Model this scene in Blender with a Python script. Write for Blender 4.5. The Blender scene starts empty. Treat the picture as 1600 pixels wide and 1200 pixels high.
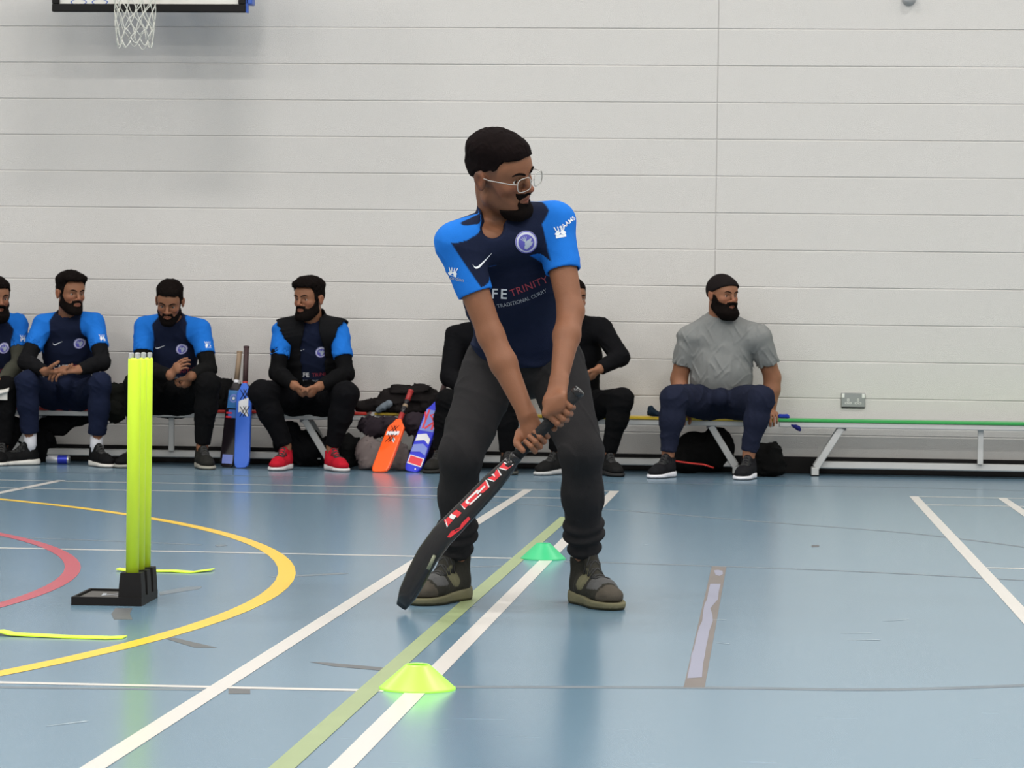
import bpy, math, random
import numpy as np
from mathutils import Vector
from mathutils.bvhtree import BVHTree
sc = bpy.context.scene
COL = sc.collection
random.seed(7); RNG = np.random.RandomState(7)
f32 = np.float32
# ------------------------------------------------------------------ camera
FOC, CAMH, YAW, PIT, ROL = 4481.5, 0.8294, 0.088237, 0.01744, 0.013252
WALL_Y = 17.62
_cy, _sy, _cp, _sp = math.cos(YAW), math.sin(YAW), math.cos(PIT), math.sin(PIT)
_F = np.array([-_sy*_cp, _cy*_cp, -_sp]); _R = np.array([_cy, _sy, 0.]); _U = np.cross(_R, _F)
CR = math.cos(ROL)*_R + math.sin(ROL)*_U; CU = -math.sin(ROL)*_R + math.cos(ROL)*_U; CF = _F
CAM = np.array([0, 0, CAMH])
cam_d = bpy.data.cameras.new('camera'); cam = bpy.data.objects.new('camera', cam_d); COL.objects.link(cam)
from mathutils import Matrix
cam.matrix_world = Matrix(((CR[0], CU[0], -CF[0], 0), (CR[1], CU[1], -CF[1], 0), (CR[2], CU[2], -CF[2], CAMH), (0, 0, 0, 1)))
cam_d.sensor_width = 36; cam_d.lens = 36*FOC/1600; cam_d.clip_end = 100
cam_d.dof.use_dof = True; cam_d.dof.focus_distance = 8.6; cam_d.dof.aperture_fstop = 22
sc.camera = cam
# ------------------------------------------------------------------ world, lights, exposure
sc.view_settings.view_transform = 'Standard'; sc.view_settings.look = 'None'
sc.view_settings.exposure = 0.0; sc.view_settings.gamma = 1.0; sc.view_settings.use_curve_mapping = False
w = bpy.data.worlds.new('world'); sc.world = w; w.use_nodes = True
w.node_tree.nodes['Background'].inputs[0].default_value = (0.75, 0.8, 0.9, 1)
w.node_tree.nodes['Background'].inputs[1].default_value = 0.15
CEIL = 7.6
def area(x, y, sx, sy, power, col=(1, 0.965, 0.92)):
    l = bpy.data.lights.new('hall_lamp', 'AREA'); l.shape = 'RECTANGLE'; l.size = sx; l.size_y = sy
    l.energy = power; l.color = col
    o = bpy.data.objects.new('hall_lamp', l); o.location = (x, y, CEIL-.35); COL.objects.link(o); return o
for yy, pw in ((14.8, 125), (10.0, 150), (5.2, 200), (0.2, 270)):
    for xx in (-7.5, -2.6, 2.3, 7.2):
        area(xx, yy, 1.5, .35, pw)
# ------------------------------------------------------------------ pixel -> world
def ray(px, py): return CF + (px-800)/FOC*CR - (py-600)/FOC*CU
def W(px, py, Y):
    d = ray(px, py); return CAM + d*(Y/d[1])
def G(px, py, z=0.):
    d = ray(px, py); return CAM + d*((z-CAMH)/d[2])
def V3(*a): return np.array(a, float)
def nrm(v): v = np.asarray(v, float); return v/np.linalg.norm(v)
# ------------------------------------------------------------------ materials
def srgb(r, g, b):
    o = []
    for c in (r, g, b):
        c /= 255.; o.append(c/12.92 if c <= .04045 else ((c+.055)/1.055)**2.4)
    return tuple(o)
def new_mat(name):
    m = bpy.data.materials.new(name); m.use_nodes = True
    return m, m.node_tree.nodes, m.node_tree.links, m.node_tree.nodes['Principled BSDF']
def mat(name, col, rough=.5, metal=0., bump=0., bscale=200., var=0., vscale=8., spec=.5, coat=0., sheen=0., trans=0.):
    m, n, l, b = new_mat(name)
    b.inputs['Roughness'].default_value = rough; b.inputs['Metallic'].default_value = metal
    b.inputs['Specular IOR Level'].default_value = spec; b.inputs['Coat Weight'].default_value = coat
    b.inputs['Coat Roughness'].default_value = .08
    b.inputs['Sheen Weight'].default_value = sheen; b.inputs['Transmission Weight'].default_value = trans
    tc = n.new('ShaderNodeTexCoord'); nz = n.new('ShaderNodeTexNoise'); nz.inputs['Scale'].default_value = vscale
    nz.inputs['Detail'].default_value = 4; l.new(tc.outputs['Object'], nz.inputs['Vector'])
    mx = n.new('ShaderNodeMix'); mx.data_type = 'RGBA'
    c = np.array(col)
    mx.inputs[6].default_value = (*np.clip(c*(1-var), 0, 1), 1); mx.inputs[7].default_value = (*np.clip(c*(1+var), 0, 1), 1)
    l.new(nz.outputs['Fac'], mx.inputs[0]); l.new(mx.outputs[2], b.inputs['Base Color'])
    if bump:
        nb = n.new('ShaderNodeTexNoise'); nb.inputs['Scale'].default_value = bscale; l.new(tc.outputs['Object'], nb.inputs['Vector'])
        bp = n.new('ShaderNodeBump'); bp.inputs['Strength'].default_value = bump; bp.inputs['Distance'].default_value = .01
        l.new(nb.outputs['Fac'], bp.inputs['Height']); l.new(bp.outputs['Normal'], b.inputs['Normal'])
    return m
def mat_vc(name, rough=.8, sheen=0., bump=.15, bscale=350., sss=0., spec=.3, var=.06):
    m, n, l, b = new_mat(name)
    at = n.new('ShaderNodeAttribute'); at.attribute_name = 'Col'
    tc = n.new('ShaderNodeTexCoord'); nz = n.new('ShaderNodeTexNoise'); nz.inputs['Scale'].default_value = 60
    l.new(tc.outputs['Object'], nz.inputs['Vector'])
    mr = n.new('ShaderNodeMapRange'); mr.inputs[3].default_value = 1-var; mr.inputs[4].default_value = 1+var
    l.new(nz.outputs['Fac'], mr.inputs[0])
    vm = n.new('ShaderNodeVectorMath'); vm.operation = 'SCALE'; l.new(at.outputs['Color'], vm.inputs[0]); l.new(mr.outputs[0], vm.inputs['Scale'])
    l.new(vm.outputs[0], b.inputs['Base Color'])
    b.inputs['Roughness'].default_value = rough; b.inputs['Specular IOR Level'].default_value = spec
    b.inputs['Sheen Weight'].default_value = sheen
    if sss:
        b.inputs['Subsurface Weight'].default_value = sss; b.inputs['Subsurface Radius'].default_value = (.012, .005, .003); b.inputs['Subsurface Scale'].default_value = .5
    if bump:
        nb = n.new('ShaderNodeTexNoise'); nb.inputs['Scale'].default_value = bscale; l.new(tc.outputs['Object'], nb.inputs['Vector'])
        bp = n.new('ShaderNodeBump'); bp.inputs['Strength'].default_value = bump; bp.inputs['Distance'].default_value = .004
        l.new(nb.outputs['Fac'], bp.inputs['Height']); l.new(bp.outputs['Normal'], b.inputs['Normal'])
    return m
M_SKIN = mat_vc('skin', rough=.55, bump=.12, bscale=250, sss=.06, spec=.3)
M_CLOTH = mat_vc('woven_cloth', rough=.9, sheen=.0, bump=.2, spec=.08)
M_HAIR = mat_vc('hair', rough=.85, bump=.5, bscale=420, spec=.04, var=.3)
M_SHOE = mat_vc('shoe_leather', rough=.7, bump=.25, bscale=200, spec=.05)
# ------------------------------------------------------------------ objects
def world_loc(p):
    v = np.zeros(3)
    while p is not None: v = v + np.array(p.location); p = p.parent
    return v
def link(name, me, parent=None, m=None, label=None, cat=None, group=None, kind=None):
    o = bpy.data.objects.new(name, me); COL.objects.link(o)
    if parent is not None: o.parent = parent
    if m is not None and me is not None and len(me.materials) == 0: me.materials.append(m)
    if label: o['label'] = label
    if cat: o['category'] = cat
    if group: o['group'] = group
    if kind: o['kind'] = kind
    return o
def thing(name, loc, label, cat, group=None):
    o = link(name, None, None, None, label, cat, group); o.location = tuple(loc); return o
def mesh_np(name, V, Q, parent=None, m=None, col=None, smooth=True, **kw):
    V = np.asarray(V, f32) - (world_loc(parent).astype(f32) if parent is not None else 0)
    Q = np.asarray(Q, np.int32); n = Q.shape[1]
    me = bpy.data.meshes.new(name)
    me.vertices.add(len(V)); me.vertices.foreach_set('co', V.ravel())
    me.loops.add(Q.size); me.loops.foreach_set('vertex_index', Q.ravel())
    me.polygons.add(len(Q)); me.polygons.foreach_set('loop_start', np.arange(0, Q.size, n, dtype=np.int32))
    me.polygons.foreach_set('loop_total', np.full(len(Q), n, np.int32))
    me.update(calc_edges=True)
    if smooth: me.polygons.foreach_set('use_smooth', np.ones(len(Q), bool))
    if col is not None:
        a = me.color_attributes.new('Col', 'FLOAT_COLOR', 'POINT')
        c = np.ones((len(V), 4), f32); c[:, :3] = col
        a.data.foreach_set('color', c.ravel())
    return link(name, me, parent, m, **kw)
def mesh_py(name, V, F, parent=None, m=None, smooth=False, mats=None, midx=None, **kw):
    off = world_loc(parent) if parent is not None else np.zeros(3)
    me = bpy.data.meshes.new(name); me.from_pydata([tuple(np.asarray(v, float)-off) for v in V], [], [tuple(f) for f in F]); me.update()
    if smooth: me.polygons.foreach_set('use_smooth', np.ones(len(me.polygons), bool))
    if mats:
        for q in mats: me.materials.append(q)
        me.polygons.foreach_set('material_index', np.array(midx, np.int32))
    return link(name, me, parent, m, **kw)
class MB:
    """collects shapes in world space"""
    def __init__(s): s.V = []; s.F = []; s.mi = []; s.cur = 0
    def add(s, V, F):
        o = len(s.V); s.V += [np.asarray(v, float) for v in V]; s.F += [tuple(i+o for i in f) for f in F]; s.mi += [s.cur]*len(F)
    def box(s, c, half, ax=None, bev=0.):
        ax = np.eye(3) if ax is None else np.asarray(ax, float); c = np.asarray(c, float); h = np.asarray(half, float)
        b = min(bev, .45*min(h)) if bev else 0
        if not b:
            P = [c+sx*h[0]*ax[0]+sy*h[1]*ax[1]+sz*h[2]*ax[2] for sx in (-1, 1) for sy in (-1, 1) for sz in (-1, 1)]
            s.add(P, [(0, 1, 3, 2), (4, 6, 7, 5), (0, 4, 5, 1), (2, 3, 7, 6), (0, 2, 6, 4), (1, 5, 7, 3)]); return
        P = []; idx = {}
        for i, sx in enumerate((-1, 1)):
            for j, sy in enumerate((-1, 1)):
                for k, sz in enumerate((-1, 1)):
                    for a in range(3):
                        q = [h[0]-b, h[1]-b, h[2]-b]; q[a] = h[a]
                        idx[(i, j, k, a)] = len(P); P.append(c+sx*q[0]*ax[0]+sy*q[1]*ax[1]+sz*q[2]*ax[2])
        F = []
        def key(a, v, o, x, y):
            t = [0, 0, 0]; t[a] = v; t[o[0]] = x; t[o[1]] = y; return tuple(t)
        for a in range(3):
            o = [q for q in range(3) if q != a]
            for v in (0, 1):
                F.append([idx[key(a, v, o, x, y)+(a,)] for x, y in ((0, 0), (1, 0), (1, 1), (0, 1))])
            for x in (0, 1):       # edges parallel to axis a
                for y in (0, 1):
                    k0 = key(a, 0, o, x, y); k1 = key(a, 1, o, x, y)
                    F.append([idx[k0+(o[0],)], idx[k0+(o[1],)], idx[k1+(o[1],)], idx[k1+(o[0],)]])
        for i in (0, 1):
            for j in (0, 1):
                for k in (0, 1): F.append([idx[(i, j, k, 0)], idx[(i, j, k, 1)], idx[(i, j, k, 2)]])
        s.add(P, F)
    def tube(s, pts, r, n=10, caps=True, flat=None, up=(0, 0, 1)):
        pts = [np.asarray(p, float) for p in pts]; rr = r if hasattr(r, '__len__') else [r]*len(pts)
        P = []; F = []; prev = None
        for i, p in enumerate(pts):
            t = nrm(pts[min(i+1, len(pts)-1)]-pts[max(i-1, 0)])
            u = np.array(up, float) if prev is None else prev
            a = u-t*(u@t)
            if np.linalg.norm(a) < 1e-4: a = np.array([1., .1, 0])-t*(np.array([1., .1, 0])@t)
            a = nrm(a); b = np.cross(t, a); prev = a
            fa = 1. if flat is None else flat
            for k in range(n):
                th = 2*math.pi*k/n; P.append(p+rr[i]*(math.cos(th)*fa*a+math.sin(th)*b))
        for i in range(len(pts)-1):
            for k in range(n):
                F.append((i*n+k, i*n+(k+1) % n, (i+1)*n+(k+1) % n, (i+1)*n+k))
        if caps: F.append(tuple(range(n))[::-1]); F.append(tuple((len(pts)-1)*n+k for k in range(n)))
        s.add(P, F)
    def lathe(s, c, prof, n=32, axis=(0, 0, 1)):
        c = np.asarray(c, float); ax = nrm(axis); t = np.array([1., 0, 0]) if abs(ax[0]) < .9 else np.array([0, 1., 0])
        a = nrm(t-ax*(t@ax)); b = np.cross(ax, a); P = []; F = []
        for (r, z) in prof:
            for k in range(n):
                th = 2*math.pi*k/n; P.append(c+ax*z+r*(math.cos(th)*a+math.sin(th)*b))
        for i in range(len(prof)-1):
            for k in range(n): F.append((i*n+k, i*n+(k+1) % n, (i+1)*n+(k+1) % n, (i+1)*n+k))
        s.add(P, F)
    def build(s, name, m, parent=None, smooth=False, **kw):
        if isinstance(m, (list, tuple)): return mesh_py(name, s.V, s.F, parent, None, smooth, m, s.mi, **kw)
        return mesh_py(name, s.V, s.F, parent, m, smooth, **kw)
# ------------------------------------------------------------------ implicit surfaces
class Fld:
    def __init__(s, lo, hi, h, fine=()):
        s.ax = []
        for a in range(3):
            br = [lo[a], hi[a]]; segs = [(q[1], q[2], q[3]) for q in fine if q[0] == a]
            x = lo[a]; xs = [x]
            while x < hi[a]:
                st = h
                for (p, q, hh) in segs:
                    if p-h*.5 <= x <= q: st = min(st, hh)
                x += st; xs.append(x)
            s.ax.append(np.array(xs, f32))
        s.F = np.full([len(a) for a in s.ax], .2, f32)
    def sub(s, lo, hi):
        sl = []
        for a in range(3):
            i0 = int(np.searchsorted(s.ax[a], lo[a])); i1 = int(np.searchsorted(s.ax[a], hi[a])); sl.append(slice(max(i0-1, 0), max(i1+1, 0)))
        X = s.ax[0][sl[0]][:, None, None]; Y = s.ax[1][sl[1]][None, :, None]; Z = s.ax[2][sl[2]][None, None, :]
        return tuple(sl), X, Y, Z
    def add(s, p, k=None, op='u', inf=0., m=.05):
        lo, hi, kk = p_box(p, inf); kk = p[1] if k is None else k
        mm = m+kk
        sl, X, Y, Z = s.sub([q-mm for q in lo], [q+mm for q in hi])
        A = s.F[sl]
        if A.size == 0: return s
        B = p_dist(p, X, Y, Z)-f32(inf)
        s.F[sl] = smin(A, B, kk) if op == 'u' else smax(A, -B, kk)
        return s
    def addall(s, ps, inf=0., **kw):
        for p in ps: s.add(p, inf=inf, **kw)
        return s
    def grids(s): return s.ax[0][:, None, None], s.ax[1][None, :, None], s.ax[2][None, None, :]
    def cut(s, pt, n, k=.004):   # remove the side n points to
        X, Y, Z = s.grids(); n = nrm(n); d = ((X-pt[0])*n[0]+(Y-pt[1])*n[1]+(Z-pt[2])*n[2]).astype(f32)
        s.F = smax(s.F, d, k); return s
    def disp(s, fn, band=.03):
        idx = np.nonzero(np.abs(s.F) < band)
        P = np.stack([s.ax[a][idx[a]] for a in range(3)], 1)
        s.F[idx] += fn(P).astype(f32); return s
    def mesh(s): return surface_nets(s.F, s.ax)
def smin(a, b, k):
    if k <= 0: return np.minimum(a, b)
    h = np.clip(.5+.5*(b-a)/f32(k), 0, 1); return b+(a-b)*h-f32(k)*h*(1-h)
def smax(a, b, k): return -smin(-a, -b, k)
# primitive = (kind, k, params...)   kinds: 'c' capsule(a,b,ra,rb,n,s)  'e' ellipsoid(c,r,M)
def cap(a, b, ra, rb=None, k=.02, n=None, s=1.): return ('c', k, np.asarray(a, float), np.asarray(b, float), ra, ra if rb is None else rb, None if n is None else nrm(n), s)
def ell(c, r, M=None, k=.02): return ('e', k, np.asarray(c, float), np.asarray(r if hasattr(r, '__len__') else [r]*3, float), np.eye(3) if M is None else np.asarray(M, float))
def p_box(p, inf):
    if p[0] == 'c':
        r = max(p[4], p[5])+inf; return np.minimum(p[2], p[3])-r, np.maximum(p[2], p[3])+r, p[1]
    r = np.abs(p[4].T)@p[3]+inf; return p[2]-r, p[2]+r, p[1]
def p_dist(p, X, Y, Z):
    if p[0] == 'c':
        a, b, ra, rb, n, s = p[2:]; a = a.astype(f32); d = (b-a).astype(f32); L = f32(max(float(d@d), 1e-9))
        x, y, z = X-a[0], Y-a[1], Z-a[2]
        t = np.clip((x*d[0]+y*d[1]+z*d[2])/L, 0, 1)
        x = x-t*d[0]; y = y-t*d[1]; z = z-t*d[2]; q = x*x+y*y+z*z
        if n is not None and s != 1:
            c = x*f32(n[0])+y*f32(n[1])+z*f32(n[2]); q = q+c*c*f32(1/(s*s)-1)
        return np.sqrt(q)-(f32(ra)+f32(rb-ra)*t)
    c, r, M = p[2:]; x, y, z = X-f32(c[0]), Y-f32(c[1]), Z-f32(c[2]); k0 = 0; k1 = 0
    for i in range(3):
        u = (x*f32(M[i][0])+y*f32(M[i][1])+z*f32(M[i][2]))/f32(r[i]); k0 = k0+u*u; k1 = k1+(u/f32(r[i]))**2
    k0 = np.sqrt(k0); k1 = np.sqrt(k1)+f32(1e-6); return k0*(k0-1)/k1
def pd(ps, P, inf=0.):   # distance of points to a primitive list
    X, Y, Z = P[:, 0].astype(f32), P[:, 1].astype(f32), P[:, 2].astype(f32); d = None
    for p in ps:
        e = p_dist(p, X, Y, Z)-inf; d = e if d is None else np.minimum(d, e)
    return d
def surface_nets(F, ax):
    S = F < 0
    n = F.shape; c = tuple(slice(0, m-1) for m in n)
    cnt = np.zeros([m-1 for m in n], np.int8)
    for i in (0, 1):
        for j in (0, 1):
            for k in (0, 1): cnt += S[i:n[0]-1+i, j:n[1]-1+j, k:n[2]-1+k]
    I = np.nonzero((cnt > 0) & (cnt < 8)); nv = len(I[0])
    idx = np.full(cnt.shape, -1, np.int32); idx[I] = np.arange(nv, dtype=np.int32)
    acc = np.zeros((nv, 3)); num = np.zeros(nv)
    co = [(i, j, k) for i in (0, 1) for j in (0, 1) for k in (0, 1)]
    val = {q: F[I[0]+q[0], I[1]+q[1], I[2]+q[2]].astype(float) for q in co}
    for q in co:
        for a in range(3):
            if q[a] == 0:
                q2 = list(q); q2[a] = 1; q2 = tuple(q2); v0, v1 = val[q], val[q2]; mk = (v0 < 0) != (v1 < 0)
                t = np.where(mk, v0/np.where(mk, v0-v1, 1), 0)
                pt = np.empty((nv, 3))
                for b in range(3):
                    x0 = ax[b][I[b]+q[b]]
                    pt[:, b] = x0 if b != a else x0+t*(ax[b][I[b]+1]-x0)
                acc[mk] += pt[mk]; num[mk] += 1
    V = acc/np.maximum(num, 1)[:, None]
    Q = []
    for a in range(3):
        b, d = (a+1) % 3, (a+2) % 3
        s0 = [slice(None)]*3; s1 = [slice(None)]*3
        s0[a] = slice(0, n[a]-1); s1[a] = slice(1, n[a])
        for t in (s0, s1):
            t[b] = slice(1, n[b]-1); t[d] = slice(1, n[d]-1)
        A, B = S[tuple(s0)], S[tuple(s1)]; E = np.nonzero(A != B)
        pos = [None]*3; pos[a] = E[a]; pos[b] = E[b]+1; pos[d] = E[d]+1
        def vid(ob, od):
            q = [None]*3; q[a] = pos[a]; q[b] = pos[b]-ob; q[d] = pos[d]-od; return idx[tuple(q)]
        quad = np.stack([vid(1, 1), vid(0, 1), vid(0, 0), vid(1, 0)], 1)
        fl = ~A[E]; quad[fl] = quad[fl][:, ::-1]; Q.append(quad)
    return V, np.concatenate(Q)
def folds(seed, comps):
    """comps: (amplitude, wavelength, direction or None) -> displacement function"""
    r = np.random.RandomState(seed); L = []
    for a, wl, d in comps:
        d = nrm(r.normal(size=3)) if d is None else nrm(np.asarray(d, float)+r.normal(size=3)*.18)
        L.append((a, d*2*math.pi/wl, r.normal(size=3)*2*math.pi/(wl*2.7), r.uniform(0, 6), r.uniform(0, 6)))
    def fn(P):
        o = 0
        for i, (a, k, k2, p, p2) in enumerate(L):
            u = np.sin(P@k*.5+p+1.7*np.sin(P@k2+p2)); g = .5+.5*np.sin(P@(k2*.8)[[1, 2, 0]]+p)
            o = o-a*g*((1-np.abs(u))**2*1.6-.4) if i else o+a*u*g
        return o
    return fn
# ------------------------------------------------------------------ people
def head_frame(yaw, pitch=0., roll=0.):
    y, p, r = (math.radians(a) for a in (yaw, pitch, roll))
    f = V3(math.sin(y)*math.cos(p), -math.cos(y)*math.cos(p), -math.sin(p))
    x = nrm(np.cross((0, 0, 1), f)); u = np.cross(f, x)
    return np.array([math.cos(r)*x+math.sin(r)*u, f, -math.sin(r)*x+math.cos(r)*u])
def head_prims(c, M, s=1., fat=1.):
    c = np.asarray(c, float); T = lambda *p: c+s*(M.T@np.array(p, float))
    E = lambda p, r, k: ell(T(*p), [q*s for q in r], M, k)
    K = lambda a, b, ra, rb, k: cap(T(*a), T(*b), ra*s, rb*s, k)
    g = fat
    add = [E((0, -.012, .036), (.0755, .097, .084), .01),
           E((0, .028, -.03), (.061*g, .058, .082), .03),
           E((0, .056, .035), (.058, .042, .05), .03),
           E((0, .05, -.085), (.042*g, .04, .034), .025),
           K((-.012, .08, -.108), (.012, .08, -.108), .016, .016, .02),
           K((-.052*g, -.0, -.062), (-.02, .062, -.1), .02*g, .018, .025), K((.052*g, -.0, -.062), (.02, .062, -.1), .02*g, .018, .025),
           E((-.04*g, .06, -.022), (.021, .022, .018), .02), E((.04*g, .06, -.022), (.021, .022, .018), .02),
           K((-.034, .081, .023), (-.012, .09, .02), .0085, .009, .012), K((.034, .081, .023), (.012, .09, .02), .0085, .009, .012),
           K((0, .09, .014), (0, .111, -.026), .0075, .0105, .008),
           E((0, .112, -.028), (.0105, .0105, .009), .006),
           E((-.0135, .1, -.032), (.0085, .01, .0075), .006), E((.0135, .1, -.032), (.0085, .01, .0075), .006),
           E((0, .083, -.055), (.03, .016, .02), .012),
           K((-.02, .0865, -.0605), (0, .0965, -.0575), .0035, .0055, .004), K((.02, .0865, -.0605), (0, .0965, -.0575), .0035, .0055, .004),
           K((-.017, .087, -.068), (0, .0945, -.0695), .004, .0065, .004), K((.017, .087, -.068), (0, .0945, -.0695), .004, .0065, .004)]
    sub = [E((-.0325, .097, .0), (.019, .017, .0125), .008), E((.0325, .097, .0), (.019, .017, .0125), .008),
           K((-.024, .098, -.0645), (.024, .098, -.0645), .0018, .0018, .003)]
    lids = []
    for q in (-1, 1):
        lids += [K((q*.0475, .0735, .001), (q*.033, .0835, .0088), .0032, .0034, .002), K((q*.033, .0835, .0088), (q*.018, .081, .0005), .0034, .0032, .002),
                 K((q*.0465, .0745, -.002), (q*.032, .081, -.0085), .0028, .0028, .002), K((q*.032, .081, -.0085), (q*.0185, .08, -.002), .0028, .0028, .002),
                 E((q*.079, -.012, -.002), (.009, .019, .031), .006), E((q*.0845, -.018, .006), (.006, .013, .021), .004)]
    sub2 = [E((-.0905, -.006, .002), (.006, .009, .016), .004), E((.0905, -.006, .002), (.006, .009, .016), .004)]
    return add, sub, lids, sub2
def add_head(F, c, M, s=1., fat=1.):
    a, b, l, b2 = head_prims(c, M, s, fat)
    for p in a: F.add(p)
    for p in b: F.add(p, op='s')
    for p in l: F.add(p)
    for p in b2: F.add(p, op='s')
I3 = np.eye(3)
def head_local(h=.004, s=1., fat=1.):
    F = Fld((-.13, -.15, -.2), (.13, .16, .17), h); a, b, l, b2 = head_prims((0, 0, 0), I3, 1., fat)
    for p in a: F.add(p)
    return F
def to_world(V, c, M, s=1.): return np.asarray(c)+s*(np.asarray(V)@M)
def const(c): return lambda P: np.tile(np.array(c, f32), (len(P), 1))
def hair_mesh(person, name, F0, c, M, s, style, col, h, seed=1, label=None):
    X, Y, Z = F0.grids(); X = X*np.ones_like(F0.F); Y = Y*np.ones_like(F0.F); Z = Z*np.ones_like(F0.F)
    top, side = style.get('top', .02), style.get('side', .006)
    fr = style.get('front', .07)
    wtop = np.clip((Z-.045)/.06, 0, 1)
    t = side+(top-side)*wtop*wtop*(3-2*wtop)+style.get('quiff', 0)*np.clip((Y-.0)/.08, 0, 1)*wtop
    # lower boundary of the hair as a height that depends on how far back we are
    zb = np.interp(Y, [-.12, -.07, -.03, -.012, .012, .020, .036, .048, .06, .12], [-.06, -.055, -.03, .025, .02, -.012, .0, .045, fr-.003, fr]).astype(f32)
    if style.get('fade'): zb = np.maximum(zb, np.interp(Y, [-.12, -.06, -.02, .02, .04, .05, .12], [-.03, -.008, .02, .03, .034, .055, fr]).astype(f32))
    if style.get('cap'):
        zb = (.022+.42*Y).astype(f32)
    d = F0.F-t.astype(f32)
    d = smax(d, (zb-Z).astype(f32)*.8, .006)
    K = Fld.__new__(Fld); K.ax = F0.ax; K.F = d.astype(f32)
    a_ = style.get('rough', .7)
    if not style.get('cap'): K.disp(folds(seed, [(.004*a_, .035, (0, 1, .2)), (.005*a_, .022, (1, .3, .3)), (.0035*a_, .014, (1, 0, .5))]), .02)
    V, Q = K.mesh()
    r = np.random.RandomState(seed)
    return mesh_np(name, to_world(V, c, M, s), Q, person, M_HAIR if not style.get('cap') else M_CLOTH, col=np.tile(np.array(col, f32), (len(V), 1)), label=label)
def beard_mesh(person, F0, c, M, s, style, col, seed=1):
    X, Y, Z = F0.grids(); o = np.ones_like(F0.F); X = np.abs(X)*o; Y = Y*o; Z = Z*o
    t = style.get('t', .01); tc = style.get('chin', t)
    th = t*np.clip((.03-Z)/.05, .25, 1)+(tc-t)*np.clip((-.06-Z)/.04, 0, 1)*np.clip(Y/.05, 0, 1)
    ck = np.interp(Y, [-.02, .0, .02, .05, .07, .09], [-.03, .01, .005, -.032+style.get('low', 0), -.045+style.get('low', 0), -.05]).astype(f32)
    jaw = Z-ck                                                  # below the cheek line
    jaw = np.maximum(jaw, .0-(Y-(-.004)))                       # in front of the ear
    jaw = np.maximum(jaw, -.128-style.get('long', 0)-Z)
    mo = np.maximum(np.maximum(Z+.0385, -.0565-Z-.0), np.maximum(X-.031, .06-Y))       # moustache
    if style.get('back') is not None: jaw = np.maximum(jaw, (style['back']-Y)*.8)
    if style.get('goatee'): jaw = np.maximum(jaw, np.minimum(X-.028, .16*0+(Z+.088)))
    reg = np.minimum(jaw, mo)
    lips = np.sqrt((X/.024)**2+((Z+.0635)/.0105)**2)-1; lips = np.maximum(lips, (.06-Y)*30)*.009
    reg = np.maximum(reg, -lips)
    d = smax(F0.F-th.astype(f32), reg.astype(f32)*.8, .004)
    K = Fld.__new__(Fld); K.ax = F0.ax; K.F = d.astype(f32)
    K.disp(folds(seed+5, [(.0012, .014, None), (.001, .009, None)]), .02)
    V, Q = K.mesh()
    return mesh_np('beard', to_world(V, c, M, s), Q, person, M_HAIR, col=np.tile(np.array(col, f32), (len(V), 1)))
def eyes_brows(person, c, M, s, browcol, look=0., bv=None):
    T = lambda V: to_world(np.array(V), c, M, s)
    for q in (-1, 1):
        V = []; F = []; C = []; n, m_ = 16, 12; ce = np.array([q*.0325, .0715, 0.]); ax = nrm((look, 1, -.05)); a = nrm(np.cross(ax, (0, 0, 1))); b = np.cross(a, ax)
        for i in range(n+1):
            th = math.pi*i/n
            for k in range(m_):
                ph = 2*math.pi*k/m_; V.append(ce+.0125*(math.cos(th)*ax+math.sin(th)*(math.cos(ph)*a+math.sin(ph)*b)))
                C.append((.01, .007, .005) if th < .25 else (.05, .022, .01) if th < .5 else (.55, .5, .46))
        for i in range(n):
            for k in range(m_): F.append((i*m_+k, i*m_+(k+1) % m_, (i+1)*m_+(k+1) % m_, (i+1)*m_+k))
        mesh_np('eye', T(V), F, person, M_EYE, col=np.array(C, f32))
        mb = MB(); pts = []
        for x, y, z in ((.011, .15, .0175), (.017, .15, .0215), (.025, .15, .0245), (.033, .15, .0265), (.041, .15, .026), (.049, .15, .021)):
            p = T([(q*x, y, z)])[0]; h_ = cast(bv, p, -M[1]); pts.append(np.array(h_[0])+M[1]*.0005 if h_ is not None else T([(q*x, .09, z)])[0])
        mb.tube(pts, [.0032*s, .0054*s, .006*s, .0058*s, .0046*s, .0022*s], 8, flat=.6); 
        o = mb.build('eyebrow', None, person, True); me = o.data
        at = me.color_attributes.new('Col', 'FLOAT_COLOR', 'POINT'); at.data.foreach_set('color', np.tile(np.array([*browcol, 1], f32), len(me.vertices))); me.materials.append(M_HAIR)
M_EYE = mat_vc('eye', rough=.15, bump=0, spec=.5, var=0)
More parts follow.
